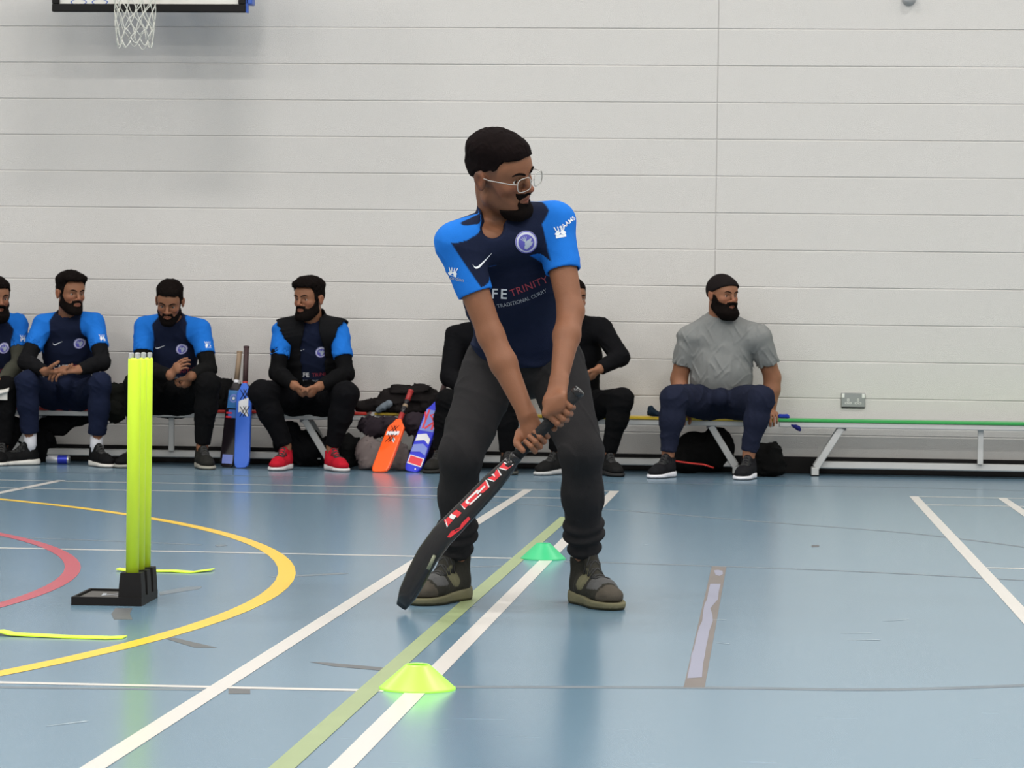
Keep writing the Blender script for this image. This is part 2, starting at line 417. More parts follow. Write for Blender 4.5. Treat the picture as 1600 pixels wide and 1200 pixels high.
# ---- hands
def rot(v, k, a):
    k = nrm(k); return v*math.cos(a)+np.cross(k, v)*math.sin(a)+k*(k@v)*(1-math.cos(a))
def hand_prims(Wp, d, n, side, curl=(20, 30, 20), s=1., thumb=(.5, .6), spread=.05, palm=.085, start=None):
    """side +1: the person's left hand; d wrist to knuckles, n the way the fingers bend (out of the palm)"""
    d = nrm(d); n = nrm(n-d*(n@d)); l = np.cross(n, d) if side > 0 else np.cross(d, n)
    K = Wp+d*palm*s if start is None else start
    dd = nrm(K-Wp)
    P = [cap(Wp-dd*.01, K-dd*.012*s, .027*s, .038*s, .015, n, .48), cap(K+l*.03*s-dd*.01*s, K-l*.032*s-dd*.014*s, .0125*s, .0115*s, .014)]
    Ls = ((.046, .028, .021), (.05, .031, .023), (.046, .029, .022), (.036, .023, .019))
    for i, (off, rr) in enumerate(((.029, .0090), (.0095, .0094), (-.0105, .0089), (-.029, .0078))):
        p = K+l*off*s-d*(.004*abs(i-1))*s; v = rot(d, n, 0)+l*spread*(1.2-i)*.8; v = nrm(v); a = 0
        for j in range(3):
            a += math.radians(curl[j]+(i*3 if i > 0 else 0)); u = nrm(v*math.cos(a)+n*math.sin(a)); q = p+u*Ls[i][j]*s
            P.append(cap(p, q, (rr-.0006*j)*s, (rr-.0006*(j+1))*s, .003)); p = q
    tb = Wp+dd*.022*s+l*.022*s+n*.006*s
    t1 = tb+nrm(dd*.8+l*.75+n*thumb[0])*.042*s; t2 = t1+nrm(dd*.9+l*.3+n*thumb[1])*.032*s; t3 = t2+nrm(dd*.9-l*.1+n*thumb[1]*1.3)*.024*s
    P += [cap(tb, t1, .016*s, .0125*s, .012), cap(t1, t2, .0118*s, .0105*s, .003), cap(t2, t3, .0105*s, .0085*s, .003)]
    return P
def grip_prims(Wp, H, ldir, side, s=1., th=1.):
    """hand closed round a rod through H; ldir runs from little finger to thumb along the rod"""
    l = nrm(ldir); v = H-Wp; d = nrm(v-l*(v@l)); n = np.cross(d, l) if side > 0 else np.cross(l, d)
    K = H-n*.030*s-d*.008*s
    P = [cap(Wp, K-nrm(K-Wp)*.012*s, .027*s, .036*s, .016, n, .55), cap(K+l*.028*s, K-l*.03*s-d*.004, .0135*s, .0125*s, .014)]
    for i, (off, rr, L) in enumerate(((.0285, .0092, 1.), (.0095, .0096, 1.06), (-.0100, .0092, 1.), (-.0285, .0082, .86))):
        p = K+l*off*s; 
        for a, ln, j in ((32, .040, 0), (104, .028, 1), (170, .022, 2)):
            a = math.radians(a); u = d*math.cos(a)+n*math.sin(a); q = p+u*ln*s*L
            P.append(cap(p, q, (rr-.0004*j)*s, (rr-.0005*(j+1))*s, .0028)); p = q
    b = K-d*.052*s+l*.018*s*th+n*.004; t1 = K-d*.030*s+l*.044*s*th+n*.022*s; t2 = H-d*.014*s+l*.052*s*th+n*.026*s; t3 = H+d*.014*s+l*.054*s*th+n*.026*s
    if th < 1: b = K-d*.028*s+n*.012*s; t1 = K-d*.012*s+l*.030*s+n*.03*s; t2 = H-d*.0*s+l*.044*s+n*.026*s; t3 = H+d*.016*s+l*.05*s+n*.016*s
    P += [cap(b, t1, .0155*s, .0125*s, .012), cap(t1, t2, .012*s, .0105*s, .003), cap(t2, t3, .0105*s, .0085*s, .003)]
    return P
# ---- limbs and torso
def torso_prims(J, w=1., belly=1.):
    L = nrm(J['Sl']-J['Sr']); T = nrm(J['N']-J['P']); f = np.cross(L, T); f = nrm(f); T = nrm(np.cross(f, L))
    LH = nrm(J['HPl']-J['HPr']); fh = nrm(np.cross(LH, (0, 0, 1)) if LH[0] else f)
    P, C, N = J['P'], J['C'], J['N']
    out = [ell(P, (.158*w, .118*w, .115), np.array([LH, fh, np.cross(LH, fh)*-1]), .03),
           cap(P+(C-P)*.2, C, .145*w*belly, .155*w, .04, f, .74*belly),
           cap(C, N-nrm(N-C)*.105, .158*w, .132*w, .04, f, .70),
           cap(J['Sr']*.86+J['Sl']*.14-T*.015, J['Sl']*.86+J['Sr']*.14-T*.015, .062*w, .062*w, .04),
           cap(N-T*.015, J['Sr']+T*.01-L*.0, .052*w, .046*w, .04), cap(N-T*.015, J['Sl']+T*.01, .052*w, .046*w, .04)]
    return out, L, T, f
def arm_prims(J, q, w=1.):
    S, E, Wr = J['S'+q], J['E'+q], J['W'+q]
    return [cap(S, E, .056*w, .0425*w, .02), cap(E, E+(Wr-E)*.35, .0435*w, .0455*w, .02), cap(E+(Wr-E)*.35, Wr, .0445*w, .0285*w, .015)]
def leg_prims(J, q, w=1.):
    H, K, A = J['HP'+q], J['K'+q], J['A'+q]
    return [cap(H, K, .088*w, .058*w, .03), cap(K, K+(A-K)*.35, .056*w, .056*w, .02), cap(K+(A-K)*.35, A, .055*w, .036*w, .02)]
def local_uv(P, o, x, z): return (P-o)@x, (P-o)@z
def blendcol(a, b, t):
    t = np.clip(t, 0, 1)[:, None]; return (np.asarray(a)*(1-t)+np.asarray(b)*t).astype(f32)
def shoe(person, heel, toe, upc, solec, name='shoe', label=None, h=.006, panel=None, wid=1., tall=0., lace=(.02, .02, .02)):
    heel = np.asarray(heel, float); toe = np.asarray(toe, float); y = toe-heel; L = np.linalg.norm(y); y = y/L; z = nrm(np.array([0, 0, 1.])-y*y[2]); x = np.cross(y, z)
    k = L/.285; M = np.array([x*k*wid, y*k, z*k]) ; tw = lambda V: heel+np.asarray(V)@M
    F = Fld((-.07, -.03, -.01), (.07, .31, .17), h)
    F.addall([ell((0, .046, .05), (.036, .046, .055), None, .02), cap((0, .06, .05), (0, .19, .04), .041, .041, .02), ell((0, .22, .036), (.046, .06, .034), None, .02),
              cap((0, .062, .06), (0, .052, .105+tall), .041, .043, .02), cap((0, .15, .07), (0, .088, .122+tall), .022, .022, .012), cap((.012, .1, .05), (.0, .2, .05), .03, .03, .02)])
    F.add(cap((0, .05, .105+tall), (0, .045, .2), .034, .04, .006), op='s')
    F.cut((0, 0, .022), (0, 0, -1), .006)
    F.disp(lambda P: -.0016*np.clip(np.sin(P[:, 1]*75)*3, -1, 1)*(P[:, 2] > .04)*(np.abs(P[:, 0]) > .02)*(P[:, 1] > .06), .02)
    V, Q = F.mesh(); lo = V.copy(); QU = Q
    C = np.tile(np.array(upc, f32), (len(V), 1))
    if panel: C = panel(lo, C)
    o = mesh_np(name, tw(V), Q, person, M_SHOE, col=C, label=label)
    G_ = Fld((-.075, -.03, -.02), (.075, .32, .08), h)
    G_.addall([ell((0, .05, .02), (.045, .062, .06), None, .02), cap((0, .07, .02), (0, .2, .02), .044, .049, .02), ell((0, .222, .02), (.052, .07, .05), None, .02)])
    G_.cut((0, 0, 0), (0, 0, -1), .004); G_.cut((0, .14, .031), nrm((0, .07, 1)), .004)
    V, Q = G_.mesh(); C = np.tile(np.array(solec, f32), (len(V), 1))
    tread = V[:, 2] < .008; C[tread] = np.array(solec)*.35
    mesh_np('sole', tw(V), Q, o, M_SHOE, col=C)
    ub = BVHTree.FromPolygons([tuple(v) for v in lo.tolist()], [tuple(q_) for q_ in QU.tolist()]); mb = MB()
    def onto(x_, y_):
        hh_ = ub.ray_cast(Vector((x_, y_, .3)), Vector((0, 0, -1))); return tw([(x_, y_, (hh_[0][2] if hh_[0] is not None else .08)+.0012)])[0]
    for i in range(5):
        yy = .112+i*.0175
        for sg_ in (-1, 1): mb.tube([onto(t_*.024, yy+sg_*t_*.006) for t_ in (-1, -.5, 0, .5, 1)], .0028, 6)
    for sg_ in (-1, 1): mb.tube([onto(sg_*a_, b_) for a_, b_ in ((.003, .108), (.016, .104), (.026, .112), (.02, .122), (.006, .112))], .0024, 6)
    lo_ = mb.build('laces', mat_lace(lace), o, True)
    return o
_lace = {}
def mat_lace(c):
    if c not in _lace: _lace[c] = mat('lace', c, .8)
    return _lace[c]
def bvh_of(*objs):
    out = []
    for o in objs:
        off = world_loc(o); me = o.data; n = len(me.vertices); co = np.empty(n*3, f32); me.vertices.foreach_get('co', co); co = co.reshape(-1, 3)+off
        out.append(BVHTree.FromPolygons([tuple(v) for v in co.tolist()], [tuple(p.vertices) for p in me.polygons]))
    return out
def cast(bvhs, o, d):
    best = None
    for b in bvhs:
        h = b.ray_cast(Vector(o), Vector(d))
        if h[0] is not None and (best is None or h[3] < best[3]): best = h
    return best
def decal(name, V2, F, origin, u, v, bvhs, parent, m, off=.0015, d=None, **kw):
    """lays a flat print on a surface: every point drops along d onto the surface"""
    u = nrm(u); v = nrm(v-u*(u@v)); d = nrm(np.cross(v, u)) if d is None else nrm(d); out = []; last = None
    for x, y in V2:
        p = np.asarray(origin)+u*x+v*y; h = cast(bvhs, p-d*.25, d)
        if h is not None and h[3] < .5: last = np.array(h[0])+np.array(h[1])*off if np.dot(h[1], d) < 0 else np.array(h[0])-d*off; out.append(last)
        else: out.append(p if last is None else last)
    return mesh_py(name, out, F, parent, m, **kw)
def disc2(r, cx=0., cy=0., n=28, rings=3, r0=0.):
    V = []; F = []
    for i in range(rings+1):
        for k in range(n):
            t = 2*math.pi*k/n; q = r0+(r-r0)*i/rings; V.append((cx+q*math.cos(t), cy+q*math.sin(t)))
    for i in range(rings):
        for k in range(n): F.append((i*n+k, (i+1)*n+k, (i+1)*n+(k+1) % n, i*n+(k+1) % n))
    return V, F
def strip2(pts, wd):   # ribbon through 2D points
    V = []; F = []
    for i, p in enumerate(pts):
        a = np.array(pts[max(i-1, 0)]); b = np.array(pts[min(i+1, len(pts)-1)]); t = (b-a)/max(np.linalg.norm(b-a), 1e-6); n = np.array([-t[1], t[0]])
        q = wd[i] if hasattr(wd, '__len__') else wd
        V += [tuple(np.array(p)+n*q/2), tuple(np.array(p)-n*q/2)]
        if i: F.append((2*i-2, 2*i-1, 2*i+1, 2*i))
    return V, F
def join2(*L):
    V = []; F = []
    for v, f in L:
        o = len(V); V += list(v); F += [tuple(i+o for i in q) for q in f]
    return V, F
_txt = {}
def text2(s, size, bold=.0, spacing=1., shear=0.):
    key = (s, bold, spacing, shear)
    if key not in _txt:
        cu = bpy.data.curves.new('txt', 'FONT'); cu.body = s; cu.size = 1.; cu.offset = bold; cu.space_character = spacing; cu.shear = shear; cu.align_x = 'CENTER'; cu.resolution_u = 3
        o = bpy.data.objects.new('txt', cu); COL.objects.link(o); dg = bpy.context.evaluated_depsgraph_get(); dg.update()
        me = bpy.data.meshes.new_from_object(o.evaluated_get(dg)); _txt[key] = ([(v.co[0], v.co[1]) for v in me.vertices], [tuple(p.vertices) for p in me.polygons])
        bpy.data.objects.remove(o); bpy.data.meshes.remove(me); bpy.data.curves.remove(cu)
    V, F = _txt[key]; return [(x*size, y*size) for x, y in V], F
def swoosh2(L):
    up = [(0, .22), (.03, .10), (.09, .04), (.18, .03), (.32, .08), (.6, .2), (1, .36)]
    dn = [(.02, .04), (.06, -.035), (.14, -.06), (.25, -.045), (.40, .03), (.65, .165), (1, .352)]
    V = [((x-.5)*L, y*L) for x, y in up]+[((x-.5)*L, y*L) for x, y in dn]; n = len(up)
    return V, [(i, n+i, n+i+1, i+1) for i in range(n-1)]
def crest(parent, o, u, v, bv, r, d=None):
    V, F = disc2(r); a = decal('crest', V, F, o, u, v, bv, parent, M_CREST_W, .0018, d)
    V, F = disc2(r*.72, 0, -r*.05); decal('crest_field', V, F, o, u, v, bv, parent, M_CREST_B, .0026, d)
    V, F = join2(strip2([(r*.05, -r*.6), (r*.1, -.1*r), (r*.35, r*.4)], [r*.25, r*.5, r*.1]), strip2([(r*.05, -r*.6), (r*.35, -.1*r), (r*.55, r*.15)], [r*.2, r*.3, r*.05]),
                 *[strip2([(-r*.1, 0), (-r*(.1+.5*math.cos(t)), r*.5*math.sin(t))], r*.06) for t in (.3, .7, 1.1, 1.5)])
    decal('crest_eagle', V, F, o, u, v, bv, parent, M_CREST_G, .0032, d)
    V, F = disc2(r*.98, 0, 0, 28, 1, r*.9); decal('crest_rim', V, F, o, u, v, bv, parent, M_CREST_B, .0026, d)
def sleeve_badge(parent, o, u, v, bv, s, d=None, word=True):
    V, F = join2(strip2([(-.5*s, -.45*s), (.5*s, -.45*s)], .3*s), strip2([(-.42*s, -.3*s), (-.1*s, .05*s)], .4*s), strip2([(.42*s, -.3*s), (.1*s, .05*s)], .4*s),
                 *[strip2([(x*s, .1*s), (x*1.5*s, .55*s)], .1*s) for x in (-.35, -.12, .12, .35)])
    decal('sleeve_badge', V, F, o, u, v, bv, parent, M_WHITE_PRINT, .002, d)
def shirt_prints(shirt, J, L, T, f, bv, w=1., sleeves=True, text=True, cx=0.):
    mid = (J['Sl']+J['Sr'])/2; o = J['C']
    crest(shirt, mid+L*(.072*w+cx)-T*.105, L, T, bv, .036*w)
    V, F = swoosh2(.07*w); decal('tick_emblem', V, F, mid-L*(.068*w-cx)-T*.105, L, T, bv, shirt, M_WHITE_PRINT, .002)
    if text:
        V, F = text2('CAFE', .045*w, .01); decal('lettering', V, F, mid-L*.06-T*.262, L, T, bv, shirt, M_WHITE_PRINT, .002)
        V, F = text2('TRINITY', .036*w, .005); decal('lettering', V, F, mid+L*.065-T*.26, L, T, bv, shirt, M_RED_PRINT, .002, label='red lettering')
        V, F = text2('TRADITIONAL CURRY', .018*w, .0); decal('lettering', V, F, mid+L*.02-T*.292, L, T, bv, shirt, M_GREY_PRINT, .002)
M_WHITE_PRINT = mat('white_print', (.75, .77, .8), .6); M_RED_PRINT = mat('red_print', (.28, .03, .05), .6); M_GREY_PRINT = mat('grey_print', (.3, .32, .36), .6)
M_CREST_W = mat('crest_white', (.62, .63, .72), .6); M_CREST_B = mat('crest_blue', (.10, .09, .42), .6); M_CREST_G = mat('crest_grey', (.42, .47, .55), .6)
NAVY = (.010, .014, .034); BLUE = (.014, .145, .54); BLACK = (.0075, .0075, .009); DKHAIR = (.0065, .0045, .004)
SKIN = {'tan': (.24, .105, .055), 'light': (.50, .27, .17)}
def skin_paint(c, M, s, base, stub=0., fade=0.):
    def fn(P):
        C = np.tile(np.array(base, f32), (len(P), 1)); q = (P-c)@M.T/s; x, y, z = np.abs(q[:, 0]), q[:, 1], q[:, 2]
        n = np.sin(P@V3(90, 60, 70))*.5+.5
        C *= (1+.04*(n-.5))[:, None]
        lip = (1-np.clip(np.abs(np.sqrt((x/.023)**2+((z+.0635)/.011)**2))-.6, 0, .6)/.5)*(y > .07)
        C = blendcol(C, np.array([base[0]*.8, base[1]*.5, base[2]*.62]), np.clip(lip, 0, 1)*.7)
        red = np.exp(-((x-.042)**2+(z+.028)**2)/.0005)*(y > .03)+np.exp(-((x)**2+(z+.028)**2)/.0002)*(y > .09)+np.exp(-((x-.08)**2+(y+.012)**2+z**2)/.0008)
        C = blendcol(C, np.array([base[0]*1.05, base[1]*.72, base[2]*.72]), np.clip(red, 0, 1)*.5)
        if stub:
            ck = np.interp(y, [-.02, .0, .02, .05, .07, .09], [-.03, .01, .0, -.05, -.062, -.07])
            b = np.clip((ck-z)/.012, 0, 1)*np.clip((y+.004)/.01, 0, 1)*np.clip((z+.15)/.02, 0, 1)
            C = blendcol(C, np.array(base)*.25, b*stub)
        if fade:
            zb = np.interp(y, [-.1, -.02, .0, .02, .04, .05], [-.06, -.03, .03, -.01, .01, .06]); hi = np.interp(y, [-.1, 0, .04, .06], [.03, .045, .05, .07])
            b = np.clip((z-zb)/np.maximum(hi-zb, .01), 0, 1)*(y < .055)*(z > -.06)
            C = blendcol(C, np.array([.035, .024, .02]), b*fade)
        return C
    return fn
def build_person(S):
    J = {k: np.asarray(v, float) for k, v in S['J'].items()}
    w = S.get('w', 1.); hs = S.get('hs', 1.); fat = S.get('fat', 1.); h = S.get('h', .0065); hh = S.get('hh', .0036)
    M = head_frame(*S['head']); hc = J['H']; base = S.get('skin', SKIN['tan'])
    root = thing('person', (J['P'][0], J['P'][1], 0), S['label'], 'person')
    tor, L, T, f = torso_prims(J, w*.93, S.get('belly', 1.))
    Fh = head_local(.003 if S.get('hero') else .0042, 1., fat)
    # body ----------------------------------------------------------------
    al = np.array([J[k] for k in ('P', 'C', 'N', 'H', 'Sr', 'Sl', 'Er', 'El', 'Wr', 'Wl', 'Kr', 'Kl', 'Ar', 'Al')])
    lo, hi = al.min(0)-.17, al.max(0)+.19; lo[2] = .03
    Hr, Hl = S['hands'](J)
    hp = np.array([p[2] for p in Hr+Hl]); hlo, hhi = hp.min(0)-.02, hp.max(0)+.02
    fine = [(2, hc[2]-.14*hs, hc[2]+.05, hh), (1, hc[1]-.14, hc[1]+.1, hh), (0, hc[0]-.13, hc[0]+.14, hh)]
    fine += [(a, hlo[a], hhi[a], S.get('hf', hh)) for a in range(3)]
    F = Fld(lo, hi, S.get('hb', .012), fine)
    bodyp = list(tor)
    for q in 'rl': bodyp += arm_prims(J, q, w*S.get('aw', 1.))+leg_prims(J, q, w*.9)
    bodyp += [cap(J['N']-T*.03, hc+M.T@V3(0, -.022, -.045)*hs, .06*S.get('nw', 1), .058*S.get('nw', 1), .025)]
    for q in 'rl': bodyp.append(cap(J['A'+q], J['A'+q]+V3(0, 0, -.05), .036, .034, .01))
    for i_, p in enumerate(bodyp): F.add(p, inf=-.008 if i_ < len(tor) else 0.)
    add_head(F, hc, M, hs, fat)
    for p in Hr+Hl: F.add(p)
    V, Q = F.mesh()
    body = mesh_np('body', V, Q, root, M_SKIN, col=skin_paint(hc, M, hs, base, S.get('stub', 0), S.get('fade', 0))(V))
    hv = np.nonzero(((V-hc)**2).sum(1) < .15**2)[0]; keep = np.zeros(len(V), bool); keep[hv] = True; Qh = Q[keep[Q].all(1)]; mp_ = np.cumsum(keep)-1
    hbv = [BVHTree.FromPolygons([tuple(v) for v in V[keep].tolist()], [tuple(f_) for f_ in mp_[Qh].tolist()])]
    eyes_brows(root, hc, M, hs, DKHAIR, S.get('look', 0), hbv)
    if S.get('hair'): hair_mesh(root, 'hair', Fh, hc, M, hs, S['hair'], S.get('haircol', DKHAIR), h, S.get('seed', 1))
    if S.get('cap'): hair_mesh(root, 'skullcap', Fh, hc, M, hs, dict(cap=1, top=.012, side=.012), (.012, .009, .009), h, label='close-fitting black skullcap')
    if S.get('beard'): beard_mesh(root, Fh, hc, M, hs, S['beard'], DKHAIR, S.get('seed', 1))
    # base layer sleeves ----------------------------------------------------
    objs = {}
    if S.get('base'):
        for q in 'rl':
            if q not in S.get('arms', 'rl'): continue
            E, Wr, Sh = J['E'+q], J['W'+q], J['S'+q]; a = np.array([Sh, E, Wr])
            K = Fld(a.min(0)-.09, a.max(0)+.09, h)
            K.addall(arm_prims(J, q, w), inf=.006+S.get('loose', 0)); d = nrm(Wr-E); K.cut(Wr-d*.012, d)
            K.disp(folds(11, [(.003, .09, (0, .2, 1)), (.003, .05, (0, .2, 1))]), .02); K.cut(Sh+(E-Sh)*(S['shirt'].get('cuff', .62)-.12), -(E-Sh))
            V, Q = K.mesh(); mesh_np('base_layer_sleeve', V, Q, root, M_CLOTH, col=const(S['base'])(V))
    # trousers --------------------------------------------------------------
    tr = S['trousers']; tcol = tr['col']
    a = np.array([J[k] for k in ('P', 'Kr', 'Kl', 'Ar', 'Al', 'HPr', 'HPl')]); K = Fld(a.min(0)-.2, a.max(0)+.22, tr.get('h', h))
    K.add(tor[0], inf=.016)
    K.add(cap(J['P'], J['P']+(J['C']-J['P'])*.3, .145*w, .145*w, .03, f, .8))
    if S.get('sit'): mk = (J['Kr']+J['Kl'])/2; K.add(cap(J['P']+V3(0, -.03, -.025), J['P']+(mk-J['P'])*.5+V3(0, 0, .0), .098, .055, .05))
    for q in 'rl':
        H, Kn, A = J['HP'+q], J['K'+q], J['A'+q]; u = nrm(A-Kn)
        lw = tr.get('w', 1.)
        K.addall([cap(H, Kn, .098*w*lw, .070*w*lw, .035), cap(Kn, Kn+(A-Kn)*.4, .066*w*lw, .065*w*lw, .025), cap(Kn+(A-Kn)*.35, A-u*tr.get('up', .03), .065*w*lw, tr.get('cuff', .05), .02)])
    K.disp(folds(S.get('seed', 1)+3, tr.get('folds') or [(.004, .2, (0, .3, 1)), (.004, .10, (.3, .3, 1)), (.003, .07, None), (.002, .045, (0, 0, 1))]), .03)
    if tr.get('gather'):
        for q in 'rl':
            A, Kn = J['A'+q], J['K'+q]; u = nrm(A-Kn); c0 = A-u*tr.get('up', .03)
            for dd_, rr in ((.0, .044), (-.05, .056), (-.085, .055)): K.add(cap(c0+u*dd_-L*.012, c0+u*dd_+L*.012, rr, rr, .012, u, .42))
    for q in 'rl':
        A, Kn = J['A'+q], J['K'+q]; u = nrm(A-Kn); c0 = A-u*(tr.get('up', .03)-.02)
        K.add(cap(c0-u*.012, c0+u*.1, .037, .042, .004), op='s', k=.004)
        X, Y, Z = K.grids(); dl = ((X-c0[0])*u[0]+(Y-c0[1])*u[1]+(Z-c0[2])*u[2]); near = np.sqrt((X-c0[0])**2+(Y-c0[1])**2+(Z-c0[2])**2)-.14
        K.F = np.maximum(K.F, -np.maximum(-dl, near)).astype(f32)
    if S.get('hero'): K.cut(J['P']+T*.085, T)
    V, Q = K.mesh(); trs = mesh_np('trousers', V, Q, root, M_CLOTH, col=const(tcol)(V))
    # shirt -----------------------------------------------------------------
    sh = S['shirt']; cf = sh.get('cuff', .62); hs_ = sh.get('h', h)
    arms = {}
    for q in 'rl':
        Sh, E = J['S'+q], J['E'+q]; C0 = Sh+(E-Sh)*cf; arms[q] = cap(Sh, C0, .0655*w+sh.get('loose', 0), .0605*w*S.get('aw', 1.)+sh.get('loose', 0), .025)
        if sh.get('long'): arms[q] = cap(Sh, E, .066*w, .055*w, .025)
    a = np.array([J['P'], J['N'], J['Sr'], J['Sl'], J['Er'], J['El']]+([J['Wr'], J['Wl']] if sh.get('long') else [])); K = Fld(a.min(0)-.21, a.max(0)+.17, hs_)
    K.addall(tor, inf=.014+sh.get('fit', 0))
    if sh.get('hem', 0): K.add(cap(J['P']+T*.02, J['P']+T*.10, .166*w, .158*w, .03, f, .86))
    for q in 'rl':
        A_ = Fld.__new__(Fld); A_.ax = K.ax; A_.F = np.full(K.F.shape, .2, f32); A_.add(arms[q])
        if sh.get('long'): A_.add(cap(J['E'+q], J['W'+q], .056*w, .038*w, .02))
        Sh, E = J['S'+q], J['E'+q]; u = nrm(E-Sh); c0 = Sh+(E-Sh)*cf
        if sh.get('long'):
            u = nrm(J['W'+q]-E); c0 = J['W'+q]-u*.01; X, Y, Z = K.grids(); dl = ((X-c0[0])*u[0]+(Y-c0[1])*u[1]+(Z-c0[2])*u[2]); near = np.sqrt((X-c0[0])**2+(Y-c0[1])**2+(Z-c0[2])**2)-.09
            A_.F = np.maximum(A_.F, -np.maximum(-dl, near)).astype(f32)
        else: A_.cut(c0, u); A_.add(cap(c0-u*.035, c0+u*.05, .051*w*S.get('aw', 1.), .0545*w*S.get('aw', 1.), .004), op='s', k=.003)
        K.F = smin(K.F, A_.F, .022)
    if sh.get('belly'): K.add(ell(J['C']*.55+J['P']*.45+f*.04, sh['belly'], np.array([L, f, T]), .05))
    K.disp(folds(S.get('seed', 1)+9, sh.get('folds') or [(.003, .16, (0, 0, 1)), (.0035, .10, (.5, 0, 1)), (.0025, .06, None)]), .03)
    # collar and neck opening
    nk = cap(J['N']-T*.02, hc+M.T@V3(0, -.02, -.06)*hs, .062, .06, .02)
    up = nrm(hc-J['N'])
    if sh.get('collar', 1): K.add(cap(J['N']-up*.01, J['N']+up*sh.get('colh', .045), .078, .068, .012))
    K.add(cap(J['N']+up*.012, J['N']+up*.2, .064, .075, .01), op='s', k=.006)
    if sh.get('vneck'):
        for vc, vr in sh['vneck']: K.add(ell(vc, vr, None, .01), op='s', k=.008)
    hem = J['P']+T*sh.get('hemz', .0)
    K.cut(hem, -T, .006)
    V, Q = K.mesh()
    if sh.get('kind') == 'team':
        mid = (J['Sl']+J['Sr'])/2; half = np.linalg.norm(J['Sl']-J['Sr'])/2
        sx = np.abs((V-mid)@L); hz = (V-mid)@T
        if sh.get('seam'):
            dv_ = V-CAM; zz_ = dv_@CF; PXv = np.stack([800+FOC*(dv_@CR)/zz_, 600-FOC*(dv_@CU)/zz_], 1)
            def near_(p):
                e_ = np.hypot(PXv[:, 0]-p[0], PXv[:, 1]-p[1]); c_ = np.nonzero(e_ < max(4, e_.min()+2))[0]; return V[c_[np.argmin(zz_[c_])]]
            A2 = [sorted([((p-mid)@T, abs((p-mid)@L)) for p in map(near_, s_)]) for s_ in sh['seam']]; sg = (V-mid)@L
            lr_, ll_ = [np.interp(hz, [a_[0][0]-.004]+[b_[0] for b_ in a_], [9.]+[b_[1] for b_ in a_]) for a_ in A2]
        lm = sh.get('lim') or ([1.02, .90, .84, .66, .46],)*2; sg = (V-mid)@L
        lim = half*np.where(sg < 0, np.interp(hz, [-.14, -.06, .0, .04, .08], lm[0]), np.interp(hz, [-.14, -.06, .0, .04, .08], lm[1]))
        if sh.get('seam'): lim = np.where(sg < 0, lr_, ll_)
        else: lim = lim+np.clip((-.17-hz)/.01, 0, 1)*9
        da = np.minimum(pd([arms['r']], V), pd([arms['l']], V)); dt = pd(tor[1:3], V, .014)
        t = np.clip((sx-lim)/.004, 0, 1); ta = np.clip((dt-da-sh.get('arm', .03))/.006, 0, 1)
        if sh.get('seam'): ta = np.clip((dt-da-.004)/.005, 0, 1)*(hz < np.where(sg < 0, A2[0][0][0], A2[1][0][0])+.003)
        t = np.maximum(t, ta)
        C = blendcol(NAVY, BLUE, t)
    else: C = const(sh['col'])(V)
    shirt = mesh_np('shirt', V, Q, root, M_CLOTH, col=C)
    bvh = None
    if sh.get('kind') == 'team':
        bvh = bvh_of(shirt)
        if not sh.get('noprint'): shirt_prints(shirt, J, L, T, f, bvh, .92 if not S.get('hero') else .95, text=sh.get('text', True), cx=sh.get('cx', 0))
        for q in sh.get('badges', ''):
            Sh, E = J['S'+q], J['E'+q]; o = Sh+(E-Sh)*.36; sg = 1 if q == 'l' else -1
            dv = nrm(CAM-o); out = nrm(dv+L*sg*.5*1.0); u = nrm(np.cross((0, 0, 1), out)); sleeve_badge(shirt, o, u, np.cross(out, u), bvh, .034, -out)
    # vest ------------------------------------------------------------------
    if S.get('vest'):
        K = Fld(a.min(0)-.21, a.max(0)+.17, h); K.addall(tor, inf=.034)
        K.add(cap(J['N']-up*.02, J['N']+up*.05, .095, .085, .02)); K.add(cap(J['N']+up*.0, J['N']+up*.2, .075, .085, .01), op='s', k=.006)
        K.addall([cap(J['Sr'], J['Sr']+(J['Er']-J['Sr'])*.02, .074, .07, .02), cap(J['Sl'], J['Sl']+(J['El']-J['Sl'])*.02, .074, .07, .02)])
        for q in 'rl': K.add(cap(J['S'+q]+(J['E'+q]-J['S'+q])*.06+L*(.035 if q == 'l' else -.035), J['E'+q]+L*(.05 if q == 'l' else -.05), .085, .09, .01), op='s', k=.006)
        X, Y, Z = K.grids(); o = (J['N']+J['P'])/2; P0 = J['N']
        lx = np.abs((X-P0[0])*L[0]+(Y-P0[1])*L[1]+(Z-P0[2])*L[2]-.01); lf = (X-P0[0])*f[0]+(Y-P0[1])*f[1]+(Z-P0[2])*f[2]; lz = (X-P0[0])*T[0]+(Y-P0[1])*T[1]+(Z-P0[2])*T[2]
        gap = np.maximum(lx-np.clip(.045+.25*np.clip(-lz, 0, .12), .04, .08), -.02-lf)
        K.F = np.maximum(K.F, -gap*.8).astype(f32)
        K.disp(folds(5, [(.005, .09, (0, 0, 1)), (.003, .04, None)]), .02); K.cut(J['P']+T*.02, -T)
        V, Q = K.mesh(); mesh_np('vest', V, Q, root, M_CLOTH, col=const((.008, .008, .009))(V), label='black sleeveless body warmer, worn open')
    for q in 'rl':
        s_ = S.get('shoe'+q)
        if s_:
            if S.get('sock'):
                mb = MB(); A = J['A'+q]; mb.tube([A+V3(0, 0, .05), A, A+V3(0, 0, -.06)], [.039, .039, .043], 14); mb.build('sock', S['sock'], root, True)
            shoe(root, **s_)
    return root, dict(body=body, shirt=shirt, trousers=trs, J=J, L=L, T=T, f=f, M=M, bvh=bvh)
